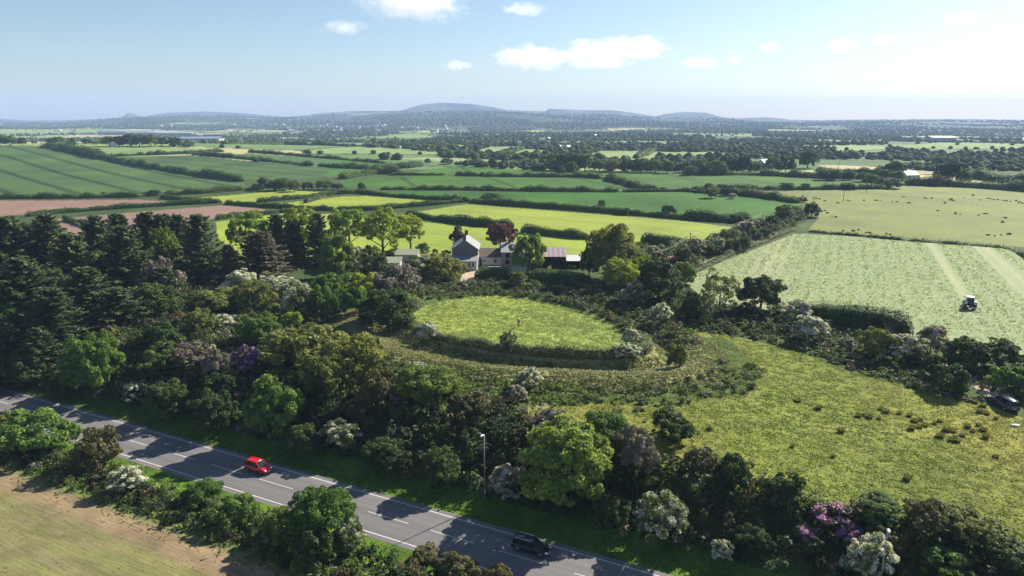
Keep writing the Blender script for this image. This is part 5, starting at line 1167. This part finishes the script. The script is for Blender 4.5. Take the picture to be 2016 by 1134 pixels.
def pylon(u, vb, vt, w, label):
    x, y, z = at(u, vb); h = top_z(x, y, vt) - z; b = h * .11; e = empty('pylon', (x, y, z), .5, label=label, cat='pylon', group='lattice pylons in the valley'); t = MB(); r = h * .006
    for sx in (-1, 1):
        for sy in (-1, 1):
            t.tube((sx*b, sy*b, 0), (sx*b*.3, sy*b*.3, h*.6), r, r, 4); t.tube((sx*b*.3, sy*b*.3, h*.6), (0, 0, h), r, r*.7, 4)
    for k in range(8):
        f = k / 8; g = (k + 1) / 8; B = b * (1 - .7 * min(1, f / .6)) if f < .6 else b * .3 * (1 - f) / .4; B2 = b * (1 - .7 * min(1, g / .6)) if g < .6 else b * .3 * (1 - g) / .4
        for (p, q) in (((-1, -1), (1, -1)), ((1, -1), (1, 1)), ((1, 1), (-1, 1)), ((-1, 1), (-1, -1))): t.tube((p[0]*B, p[1]*B, f*h), (q[0]*B2, q[1]*B2, g*h), r*.6, r*.6, 3)
    t.build('tower', STEEL, e)
    for f, wd in ((.62, .17), (.76, .21), (.9, .15)):
        t = MB(); t.tube((-wd*h, 0, f*h), (wd*h, 0, f*h), r*.8, r*.8, 4); t.tube((-wd*h, 0, f*h), (0, 0, (f+.05)*h), r*.6, r*.6, 4); t.tube((wd*h, 0, f*h), (0, 0, (f+.05)*h), r*.6, r*.6, 4); t.build('crossarm', STEEL, e)
pylon(475, 285, 254, 10, 'lattice pylon in the valley left of centre'); pylon(740, 281, 247, 10, 'lattice pylon in the valley below the broad hill')
def mast(u, vb, vt, label):
    x, y, z = at(u, vb); h = top_z(x, y, vt) - z; e = empty('radio_mast', (x, y, z), .2, label=label, cat='mast'); t = MB(); t.tube((0, 0, -.5), (0, 0, h), .35, .2, 8); t.build('pole', STEEL, e); t = MB()
    for k in range(3): a = k * 2.1; t.box(cos(a)*.8-.25, cos(a)*.8+.25, sin(a)*.8-.25, sin(a)*.8+.25, h*.8, h*.98)
    t.tube((0, 0, h*.86), (0, 0, h*.9), 1.0, 1.0, 8); t.build('antenna', STEEL, e)
mast(150, 288, 261, 'short radio mast among the trees on the left brow')
def windt(u, vb, vt, label):
    x, y, z = at(u, vb); h = (top_z(x, y, vt) - z) * .75; e = empty('wind_turbine', (x, y, z), 0, label=label, cat='wind turbine', group='wind turbines on the far hills'); t = MB(); t.tube((0, 0, -2), (0, 0, h), h*.03, h*.018, 8); t.build('tower', LAMPHEAD, e)
    for k in range(3): a = k * 2*pi/3 + .4 + u; t = MB(); t.tube((0, -1, h), (h*.4*sin(a), -1, h+h*.4*cos(a)), h*.02, h*.006, 4); t.build('blade', LAMPHEAD, e)
windt(691, 221, 212, 'tiny wind turbine on the ridge left of the broad hill'); windt(1634, 240, 229, 'thin wind turbine on the right horizon')

# ------------------------------------------------------------------ the farm
STONE = plain('rough_stone', (.17, .155, .14), .95, var=.45, scale=2.2, bump=.06); WHITE = plain('limewashed_wall', (.54, .53, .48), .85, var=.10, scale=1.5); GREYW = plain('grey_render', (.34, .32, .30), .9, var=.15, scale=1.2)
SLATE = stripes('grey_slate', (.20, .20, .22), (.26, .26, .28), 3.2, .55, 'X', .02); BROWNR = stripes('brown_tiles', (.085, .055, .042), (.13, .085, .065), 4, .85, 'X', .03)
DARKW = plain('dark_tarred_boards', (.035, .03, .027), .9, var=.4, scale=2); IRON = stripes('striped_rusty_iron', (.30, .34, .42), (.42, .22, .17), .22, .5, 'X', .03, dist=1.2, noise_amt=.3); OLDR = plain('mossy_sheet_roof', (.20, .215, .16), .8, var=.25, scale=.8)
BRICK = plain('dark_brick', (.10, .06, .05), .9, var=.3, scale=8); WOODF = stripes('weathered_boards', (.16, .13, .10), (.22, .18, .14), 5, .9, 'X', .02); RED = stripes('faded_red_sheet', (.34, .09, .06), (.42, .13, .085), 3, .6, 'X', .03)
def X(u, y, z=0): return (u - 1008) / F * depth(0, y, z)
def Z(v, y): return top_z(0, y, v)
def window(e, x0, x1, y, z0, z1, fr=WHITE, nx=2):
    t = MB(); f = .07
    t.box(x0, x1, y-.05, y+.02, z0, z0+f); t.box(x0, x1, y-.05, y+.02, z1-f, z1); t.box(x0, x0+f, y-.05, y+.02, z0+f, z1-f); t.box(x1-f, x1, y-.05, y+.02, z0+f, z1-f)
    for k in range(1, nx): c = x0 + (x1-x0)*k/nx; t.box(c-f/2, c+f/2, y-.045, y+.02, z0+f, z1-f)
    w = t.build('window', fr, e); t = MB(); t.box(x0+f, x1-f, y-.012, y+.015, z0+f, z1-f); t.build('pane', GLASS, w)
    t = MB(); t.box(x0-.08, x1+.08, y-.12, y+.01, z0-.09, z0-.003); t.build('sill', fr, w)
def farm():
    # farmhouse: stone gable towards us, white side wall, pale slate roof
    y0 = 192.5; x0, x1 = X(890.5, y0), X(941.5, y0); g = zat(x0, y0) - .1; ze = Z(491, y0); zr = Z(473, y0); y1 = y0 + 9.5; xm = (x0+x1)/2
    e = empty('farmhouse', (0, 0, 0), label='stone farmhouse with white side wall and pale slate roof', cat='house')
    t = MB(); t.poly([(x0, y0, g), (x1, y0, g), (x1, y0, ze), (xm, y0, zr), (x0, y0, ze)], (0, .4, 0)); t.poly([(x0, y1-.4, g), (x1, y1-.4, g), (x1, y1-.4, ze), (xm, y1-.4, zr), (x0, y1-.4, ze)], (0, .4, 0)); t.box(x0, x0+.4, y0+.402, y1-.402, g, ze-.02); t.build('gable_wall', STONE, e)
    t = MB(); t.box(x1-.4, x1+.004, y0+.402, y1-.402, g, ze-.02); t.build('side_wall', WHITE, e)
    for sg, xe in ((-1, x0), (1, x1)):
        t = MB(); xo = xe + sg*.35; zo = ze - .35*(zr-ze)/(xm-x0)
        t.poly([(xm, y0-.25, zr+.03), (xo, y0-.25, zo+.03), (xo, y1+.25, zo+.03), (xm, y1+.25, zr+.03)], (0, 0, .14)); t.build('roof', SLATE, e)
    for yy in (y0+.05, y1-.95): t = MB(); t.box(xm-.55, xm+.35, yy, yy+.85, zr-.5, zr+1.15); t.box(xm-.63, xm+.43, yy-.06, yy+.91, zr+1.15, zr+1.3); ch = t.build('chimney', BRICK, e); t = MB(); t.tube((xm-.3, yy+.4, zr+1.3), (xm-.3, yy+.4, zr+1.7), .14); t.tube((xm+.15, yy+.4, zr+1.3), (xm+.15, yy+.4, zr+1.65), .13); t.build('chimney_pot', BRICK, ch)
    for k in range(3):
        for zz in (g+1.2, g+3.7):
            yy = y0 + 1.5 + k*2.7; t = MB(); t.box(x1+.006, x1+.05, yy, yy+1.1, zz, zz+1.3); w = t.build('window', WHITE, e); t = MB(); t.box(x1+.052, x1+.06, yy+.1, yy+1.0, zz+.1, zz+1.2); t.build('pane', GLASS, w)
    # porch lean-to in front of the gable
    ya = y0 - 3.6; xa, xb = X(893, ya), X(939, ya); za = Z(515, ya); g2 = zat(xa, ya) - .1
    e = empty('outbuilding', label='low white outbuilding with two small windows before the gable', cat='outbuilding')
    t = MB(); t.box(xa, xb, ya, ya+.3, g2, za); t.box(xa, xa+.3, ya+.302, y0-.01, g2, za+.3); t.box(xb-.3, xb, ya+.302, y0-.01, g2, za+.3); t.build('wall', WHITE, e)
    t = MB(); t.poly([(xa-.2, ya-.3, za+.02), (xb+.2, ya-.3, za+.02), (xb+.2, y0-.02, za+1.0), (xa-.2, y0-.02, za+1.0)], (0, 0, .12)); t.build('roof', SLATE, e)
    for c in (924, 931.5): window(e, X(c-1.8, ya), X(c+1.8, ya), ya, za-1.35, za-.35, BLACKP, 1)
    # link
    yb = y0 + 3; xa, xb = X(942.2, yb), X(987, yb); za = Z(506, yb); zt = Z(489, yb+4); g2 = zat(xa, yb) - .1
    e = empty('farm_cottage', label='low white cottage wing with brown roof beside the farmhouse', cat='cottage')
    t = MB(); t.box(xa, xb, yb, yb+.35, g2, za); t.box(xa, xb, yb+7.6, yb+8, g2, za); t.box(xa, xa+.3, yb+.35, yb+7.6, g2, za); t.box(xb-.3, xb, yb+.35, yb+7.6, g2, za); t.build('wall', WHITE, e)
    for q in (0, 1):
        t = MB(); ye = yb - .3 if q == 0 else yb + 8.3; t.poly([(xa, ye, za-.05), (xb, ye, za-.05), (xb, yb+4, zt), (xa, yb+4, zt)], (0, 0, .14)); t.build('roof', BROWNR, e)
    window(e, X(972, yb), X(978, yb), yb, za-1.7, za-.6); window(e, X(951, yb), X(956, yb), yb, za-1.5, za-.7)
    t = MB(); t.box(X(944.5, yb), X(948.5, yb), yb-.03, yb+.01, g2, za-.4); t.build('door', BLACKP, e)
    # middle building
    yc = y0 + 2.2; xa, xb = X(987.6, yc), X(1046, yc); za = Z(497, yc); zt = Z(478, yc+4); g2 = zat(xa, yc) - .1
    e = empty('farm_building', label='two storey grey farm building half hidden by the fresh green tree', cat='building')
    t = MB(); t.poly([(xa, yc, g2), (xa, yc, za), (xa, yc+4, zt-.1), (xa, yc+8, za), (xa, yc+8, g2)], (.35, 0, 0)); t.poly([(xb-.35, yc, g2), (xb-.35, yc, za), (xb-.35, yc+4, zt-.1), (xb-.35, yc+8, za), (xb-.35, yc+8, g2)], (.35, 0, 0)); t.box(xa+.352, xb-.352, yc, yc+.35, g2, za-.02); t.box(xa+.352, xb-.352, yc+7.65, yc+8, g2, za-.02); t.build('wall', GREYW, e)
    for q in (0, 1):
        t = MB(); ye = yc - .3 if q == 0 else yc + 8.3; t.poly([(xa-.25, ye, za-.05), (xb+.25, ye, za-.05), (xb+.25, yc+4, zt), (xa-.25, yc+4, zt)], (0, 0, .14)); t.build('roof', SLATE, e)
    t = MB(); t.box(X(1000.5, yc+4), X(1005, yc+4), yc+3.6, yc+4.4, zt-.4, zt+1.2); t.build('chimney', BRICK, e)
    window(e, X(995, yc), X(1003, yc), yc, za-1.6, za-.35, BLACKP); window(e, X(995, yc), X(1003, yc), yc, g2+.9, g2+1.9, BLACKP)
    # barn with striped iron roof, open front
    yd = y0 - .5; xa, xb = X(1060, yd), X(1114, yd); za = Z(505.5, yd); zt = Z(487, yd+5); g2 = zat(xa, yd) - .1
    e = empty('barn', label='open fronted barn under a striped rusty iron roof', cat='barn')
    t = MB(); t.box(xa, xa+.3, yd, yd+9, g2, za-.05); t.box(xb-.3, xb, yd, yd+9, g2, za-.05); t.box(xa+.302, xb-.302, yd+8.7, yd+9, g2, za-.05); t.box(xa+.302, xb-.302, yd+.02, yd+.3, za-1.2, za-.05); t.build('wall', DARKW, e)
    for k in range(1, 3): t = MB(); c = xa + (xb-xa)*k/3; t.box(c-.13, c+.13, yd+.05, yd+.3, g2, za-1.21); t.build('post', DARKW, e)
    for q in (0, 1):
        t = MB(); ye = yd - .35 if q == 0 else yd + 9.5; zz = za if q == 0 else za; t.poly([(xa-.2, ye, zz), (xb+.2, ye, zz), (xb+.2, yd+5, zt), (xa-.2, yd+5, zt)], (0, 0, .08)); t.build('roof', IRON, e)
    # lean-to right of the barn
    ye = y0 - .2; xa, xb = X(1115.2, ye), X(1151, ye); za = Z(514, ye); g2 = zat(xa, ye) - .1
    e = empty('cart_shed', label='low dark cart shed with pale flat roof right of the barn', cat='shed')
    t = MB(); t.box(xb-.25, xb, ye, ye+5, g2, za); t.box(xa+.05, xb-.252, ye+4.75, ye+5, g2, za); t.box(xa+.05, xa+.25, ye, ye+4.749, g2, za); t.build('wall', DARKW, e)
    t = MB(); t.poly([(xa-.02, ye-.3, za+.01), (xb+.2, ye-.3, za+.01), (xb+.2, ye+5.2, za+.7), (xa-.02, ye+5.2, za+.7)], (0, 0, .1)); t.build('roof', plain('pale_sheet_roof', (.5, .5, .48), .6), e)
    # yard wall, gate and fence
    yf = 186.; xa, xb = X(961, yf), X(1037, yf); g2 = zat(xa, yf) - .1
    e = empty('yard_wall', label='long whitewashed yard wall in front of the farm', cat='wall'); t = MB(); t.box(xa, xb, yf, yf+.4, g2, g2+1.7); t.build('wall', WHITE, e); t = MB(); t.box(xa-.05, xb+.05, yf-.05, yf+.45, g2+1.702, g2+1.8); t.build('coping', GREYW, e)
    yg = 189.5; xa, xb = X(955, yg), X(983, yg); g2 = zat(xa, yg) - .1; e = empty('board_fence', label='weathered board fence between farmhouse and yard', cat='fence')
    t = MB(); t.box(xa+.1, xb-.1, yg, yg+.06, g2+.1, g2+1.7); t.build('panel', WOODF, e)
    for c in (xa, (xa+xb)/2, xb): t = MB(); t.box(c-.07, c+.07, yg-.082, yg-.002, g2, g2+1.85); t.build('post', WOODF, e)
    for k, (ua, ub, yy, vt, lb) in enumerate(((757, 787, 186, 513, 'lower of two old sheds left of the farmhouse'), (779, 822, 194, 497, 'upper old shed with mossy flat roof left of the farmhouse'))):
        xa, xb = X(ua, yy), X(ub, yy); g2 = zat(xa, yy) - .1; za = Z(vt + 5, yy); e = empty('shed', label=lb, cat='shed', group='old sheds left of the farmhouse')
        t = MB(); t.box(xa, xb, yy, yy+.2, g2, za); t.box(xa, xb, yy+4.3, yy+4.5, g2, za); t.box(xa, xa+.2, yy+.202, yy+4.298, g2, za); t.box(xb-.2, xb, yy+.202, yy+4.298, g2, za); t.build('wall', GREYW, e)
        t = MB(); t.poly([(xa-.25, yy-.4, za+.02), (xb+.25, yy-.4, za+.02), (xb+.25, yy+4.9, za+.75), (xa-.25, yy+4.9, za+.75)], (0, 0, .1)); t.build('roof', OLDR, e)
        t = MB(); t.box((xa+xb)/2-.5, (xa+xb)/2+.5, yy-.03, yy-.002, g2, g2+2.); t.build('door', DARKW, e)
    x, y = X(914.5, 186.5), 186.5; g2 = zat(x, y); e = empty('satellite_dish', (x, y, g2), label='dark round satellite dish on a white post by the drive', cat='dish')
    t = MB(); t.tube((0, 0, -.1), (0, 0, 1.2), .12); t.build('post', WHITE, e); t = MB(); n = 20
    t.loft([[(r*cos(2*pi*i/n), -q, 1.95+r*sin(2*pi*i/n)) for i in range(n)] for r, q in ((.1, .0), (.45, .06), (.72, .2), (.74, .2), (.47, .02), (.12, -.05))]); t.build('dish', BLACKP, e, True); t = MB(); t.tube((0, -.1, 1.3), (0, -.7, 1.9), .02); t.box(-.06, .06, -.76, -.64, 1.85, 2.0); t.build('receiver', LAMPHEAD, e)
    # red trailer by the lane
    x, y, z = at(1317, 524); e = empty('trailer', (x, y, z), radians(22), label='rusty red corrugated trailer beside the pole', cat='trailer')
    t = MB(); t.loft([[(-1.9, -1.0, .7), (-1.9, 1.0, .7), (-1.9, 1.0, 2.3), (-1.9, -1.0, 2.3)], [(1.9, -1.0, .7), (1.9, 1.0, .7), (1.9, 1.0, 2.8), (1.9, -1.0, 2.8)]]); t.build('body', RED, e); t = MB(); t.box(-1.95, 1.95, -.5, .5, .55, .68); t.tube((-1.9, 0, .6), (-3.0, 0, .5), .06); t.build('chassis', BLACKP, e)
    for sg in (-1, 1): t = MB(); t.tube((.2, sg*.7, .4), (.2, sg*.95, .4), .4, .4, 14); t.build('wheel', TYRE, e)
farm()
x, y, z = at(1998, 839); t = MB(); t.sphere((0, 0, .12), .55, (1.2, .7, .32)); t.sphere((.4, .1, .1), .35, (1, .8, .35)); o = t.build('plastic_sheet', WHITE, smooth=True, label='small crumpled white sheet lying on the grass at right', cat='sheet'); o.location = (x, y, z)

# far houses and sheds
def house(u, v, w, h, d, label, group, wall=WHITE, roof=None, rz=None, grow=1):
    x, y, z = at(u, v); e = empty('house', (x, y, z), (u * 1.7) % 3.1 if rz is None else rz, (grow,) * 3, label=label, cat='house' if h < 7 else 'house', group=group); a, b = w/2, d/2
    t = MB(); t.box(-a, a, -b, b, -.5, h*.6); t.poly([(-a, -b, h*.6+.001), (-a, b, h*.6+.001), (-a, 0, h)], (.3, 0, 0)); t.poly([(a-.3, -b, h*.6+.001), (a-.3, b, h*.6+.001), (a-.3, 0, h)], (.3, 0, 0)); t.build('wall', wall, e)
    for sg in (-1, 1): t = MB(); t.poly([(-a-.3, sg*(b+.4), h*.56), (a+.3, sg*(b+.4), h*.56), (a+.3, 0, h+.03), (-a-.3, 0, h+.03)], (0, 0, .2)); t.build('roof', roof or SLATE, e)
    for k in (-.5, .5): t = MB(); t.box(k*a-.6, k*a+.6, -b-.04, -b-.005, h*.15, h*.4); t.build('window', GLASS, e)
    return e
def house_copies(e, spots, labels=None, group=None):
    ch = list(e.children)
    for i, (u, v, s) in enumerate(spots):
        x, y, z = at(u, v); r = e.copy(); COL.objects.link(r); r.location = (x, y, z); r.rotation_euler.z = (u * 2.3 + v) % 3.1; r.scale = (s, s, s)
        if labels: r['label'] = labels[i]
        if group: r['group'] = group
        for c in ch: k = c.copy(); COL.objects.link(k); k.parent = r
PALES = plain('pale_sheet', (.36, .37, .38), .6); CREAM = plain('cream_wall', (.36, .33, .29), .9)
NG = 'houses scattered in the middle distance'
e = house(1502, 333, 13, 8, 8, 'white gabled house among trees beyond the green crop', NG, rz=.9, roof=PALES)
house_copies(e, [(1788, 355, .8), (1118, 294, .7), (1104, 292, .6), (1020, 286, .8), (1135, 296, .65), (1068, 278, .8), (1080, 276, .8), (223, 289, .7)],
             ['small white house beside the tan field at right', 'white house left of the pale fields, middle distance', 'small white house beside its larger neighbour in the middle distance', 'white house behind the pale centre field', 'rightmost of three houses near the pale fields', 'left of a distant pair of pale buildings', 'right of a distant pair of pale buildings', 'small pale building by the wood on the left brow'], NG)
TG = 'distant houses of the town and villages'
rs = np.random.default_rng(12); sp = []
for (ua, ub, va, vb, n) in ((560, 700, 236, 262, 46), (700, 900, 244, 262, 34), (300, 560, 238, 250, 24), (1560, 1700, 237, 243, 12), (1780, 1900, 238, 246, 8), (100, 250, 243, 262, 12), (1100, 1400, 256, 275, 10), (1600, 1900, 256, 268, 8)):
    for _ in range(n): sp.append((rs.uniform(ua, ub), rs.uniform(va, vb), rs.uniform(.55, 1.0)))
e = house(600, 250, 14, 9, 7, 'tiny white house among trees on the far slopes', TG, grow=.9); house_copies(e, sp)
def bigshed(u, v, w, d, h, lb, rz, mat):
    x, y, z = at(u, v); e = empty('industrial_shed', (x, y, z), rz, label=lb, cat='warehouse'); a, b = w/2, d/2; t = MB(); t.box(-a, a, -b, b, -2, h); t.build('wall', CREAM, e)
    for sg in (-1, 1): t = MB(); t.poly([(-a-.5, sg*(b+.6), h+.05), (a+.5, sg*(b+.6), h+.05), (a+.5, 0, h+3.2), (-a-.5, 0, h+3.2)], (0, 0, .5)); t.build('roof', mat, e)
    t = MB(); t.box(-4, 4, -b-.06, -b-.01, 0, h*.7); t.build('door', GREYW, e)
BLUER = plain('blue_grey_roof', (.20, .25, .36), .5)
bigshed(398, 280, 75, 35, 7, 'long shed with blue roof in the left valley', .1, BLUER); bigshed(255, 265, 150, 60, 9, 'large blue roofed works building in the left valley', .0, BLUER); bigshed(305, 266, 150, 50, 8, 'pale roofed works building right of the blue roofed one', .05, PALES)
bigshed(348, 267, 110, 40, 8, 'rightmost pale works building in the left valley', .0, PALES); bigshed(1850, 276, 60, 30, 6, 'low pale shed in the far right fields', .1, PALES)

# ------------------------------------------------------------------ air, clouds, sky, sun, camera
def haze():
    m = bpy.data.materials.new('haze'); m.use_nodes = True; nt = m.node_tree; nt.nodes.clear()
    v = N(nt, 'ShaderNodeVolumePrincipled', inp={'Density': HAZE_D, 'Anisotropy': .0}); v.inputs['Color'].default_value = (.46, .64, 1.0, 1); o = N(nt, 'ShaderNodeOutputMaterial'); L(nt, v.outputs[0], o.inputs['Volume'])
    t = MB(); t.box(-9000, 9000, -9000, 9000, -60, 262); t.build('haze', m, kind='stuff', label='thin blue summer haze over the land', cat='haze')
HAZE_D = 1.25e-4
haze()
def clouds():
    m = bpy.data.materials.new('cloud_vapour'); m.use_nodes = True; nt = m.node_tree; nt.nodes.clear()
    tc = N(nt, 'ShaderNodeTexCoord'); oi = N(nt, 'ShaderNodeObjectInfo'); 
    ln = N(nt, 'ShaderNodeVectorMath', operation='LENGTH'); L(nt, tc.outputs['Object'], ln.inputs[0])
    ad = N(nt, 'ShaderNodeVectorMath', operation='SCALE'); mp = N(nt, 'ShaderNodeMapping', vector_type='POINT'); mp.inputs['Scale'].default_value = (1.6, 1.6, .8); L(nt, tc.outputs['Object'], mp.inputs[0])
    sh = N(nt, 'ShaderNodeVectorMath', operation='ADD'); L(nt, mp.outputs[0], sh.inputs[0]); cb = N(nt, 'ShaderNodeCombineXYZ'); mu = N(nt, 'ShaderNodeMath', operation='MULTIPLY', inp={1: 60.}); L(nt, oi.outputs['Random'], mu.inputs[0]); L(nt, mu.outputs[0], cb.inputs[0]); L(nt, mu.outputs[0], cb.inputs[2]); L(nt, cb.outputs[0], sh.inputs[1])
    f = noise(nt, 1.7, 5, .62, sh.outputs[0])
    a = N(nt, 'ShaderNodeMath', operation='MULTIPLY_ADD', inp={1: 2.4, 2: -.44}); L(nt, f, a.inputs[0])
    b = N(nt, 'ShaderNodeMath', operation='SUBTRACT'); L(nt, a.outputs[0], b.inputs[0]); L(nt, ln.outputs['Value'], b.inputs[1])
    c = N(nt, 'ShaderNodeMapRange', inp={1: 0., 2: .6, 3: 0., 4: 1.}); L(nt, b.outputs[0], c.inputs[0]); d = N(nt, 'ShaderNodeMath', operation='MULTIPLY', inp={1: CLOUD_D}); L(nt, c.outputs[0], d.inputs[0])
    v = N(nt, 'ShaderNodeVolumePrincipled', inp={'Anisotropy': .5}); v.inputs['Color'].default_value = (1, 1, 1, 1); L(nt, d.outputs[0], v.inputs['Density']); o = N(nt, 'ShaderNodeOutputMaterial'); L(nt, v.outputs[0], o.inputs['Volume'])
    s = MB(); s.sphere((0, 0, 0), 1.02, n=20, m=12); me = s.mesh('cloud', True); me.materials.append(m)
    for u, vv, w, h, lb in ((815, 8, 260, 80, 'largest cloud at the top edge, left of centre'), (680, 54, 105, 36, 'small cloud left of the largest cloud'), (1032, 18, 110, 30, 'wispy cloud near the top right of centre'), (1042, 114, 180, 58, 'left half of the long cumulus bank above the hills'),
                            (1222, 98, 250, 56, 'right half of the long cumulus bank'), (1118, 112, 110, 30, 'thin shred joining both halves of the cumulus bank'), (1180, 124, 150, 28, 'low shred beneath the long cumulus bank'), (900, 129, 80, 26, 'small cloud left of the cumulus bank'), (1378, 124, 100, 24, 'small flat cloud right of the cumulus bank'),
                            (1449, 117, 50, 22, 'tiny cloud right of the small flat one'), (1515, 91, 56, 26, 'small cloud above right of the tiny one'), (1659, 91, 68, 34, 'round bright cloud toward the right'), (1740, 79, 56, 26, 'small cloud right of the round bright one'), (1890, 37, 80, 24, 'faint cloud at the upper right')):
        dv = (vv - 567) / F; tz = -(ST + dv * CT) / (CT - dv * ST); Y = (1500 - 42) / tz if vv > 60 else 1700 / tz; x = (u - 1008) / F * depth(0, Y, 1500) ; sc = depth(0, Y, 1500) / F
        o = link('cloud', me, label=lb, cat='cloud', group='small fair weather clouds'); o.location = (x, Y, 42 + Y * tz); o.scale = (w / 2 * sc, w / 2.6 * sc, h / 2 * sc)
CLOUD_D = .0026
clouds()
sc = bpy.context.scene
w = bpy.data.worlds.new('World'); sc.world = w; w.use_nodes = True; nt = w.node_tree; nt.nodes.clear()
sky = N(nt, 'ShaderNodeTexSky', sky_type='NISHITA', sun_disc=False, sun_elevation=SUN_EL, sun_rotation=SUN_AZ, altitude=0, air_density=1.0, dust_density=.5, ozone_density=2.6)
bg = N(nt, 'ShaderNodeBackground', inp={'Strength': .058}); L(nt, sky.outputs[0], bg.inputs[0]); o = N(nt, 'ShaderNodeOutputWorld'); L(nt, bg.outputs[0], o.inputs[0])
sl = bpy.data.lights.new('sun', 'SUN'); sl.energy = 5.0; sl.angle = radians(.53); sl.color = (1, .93, .80); so = bpy.data.objects.new('sun', sl); COL.objects.link(so)
so.rotation_euler = (pi / 2 - SUN_EL, 0, pi - SUN_AZ)
cam = bpy.data.cameras.new('camera'); cam.sensor_width = 36; cam.lens = 24.0; cam.clip_end = 60000; cam.clip_start = .5; co = bpy.data.objects.new('camera', cam); COL.objects.link(co); co.location = (0, 0, CZ); co.rotation_euler = (pi / 2 - TH, 0, 0); sc.camera = co
vs = sc.view_settings; vs.view_transform = 'Standard'; vs.look = 'None'; vs.exposure = 1.15; vs.gamma = 1
c = sc.cycles; c.max_bounces = 8; c.diffuse_bounces = 2; c.glossy_bounces = 2; c.transmission_bounces = 2; c.volume_bounces = 8; c.transparent_max_bounces = 4; c.use_adaptive_sampling = True; c.adaptive_threshold = .02; c.use_denoising = True; c.denoising_prefilter = 'NONE'; c.denoising_input_passes = 'RGB_ALBEDO_NORMAL'
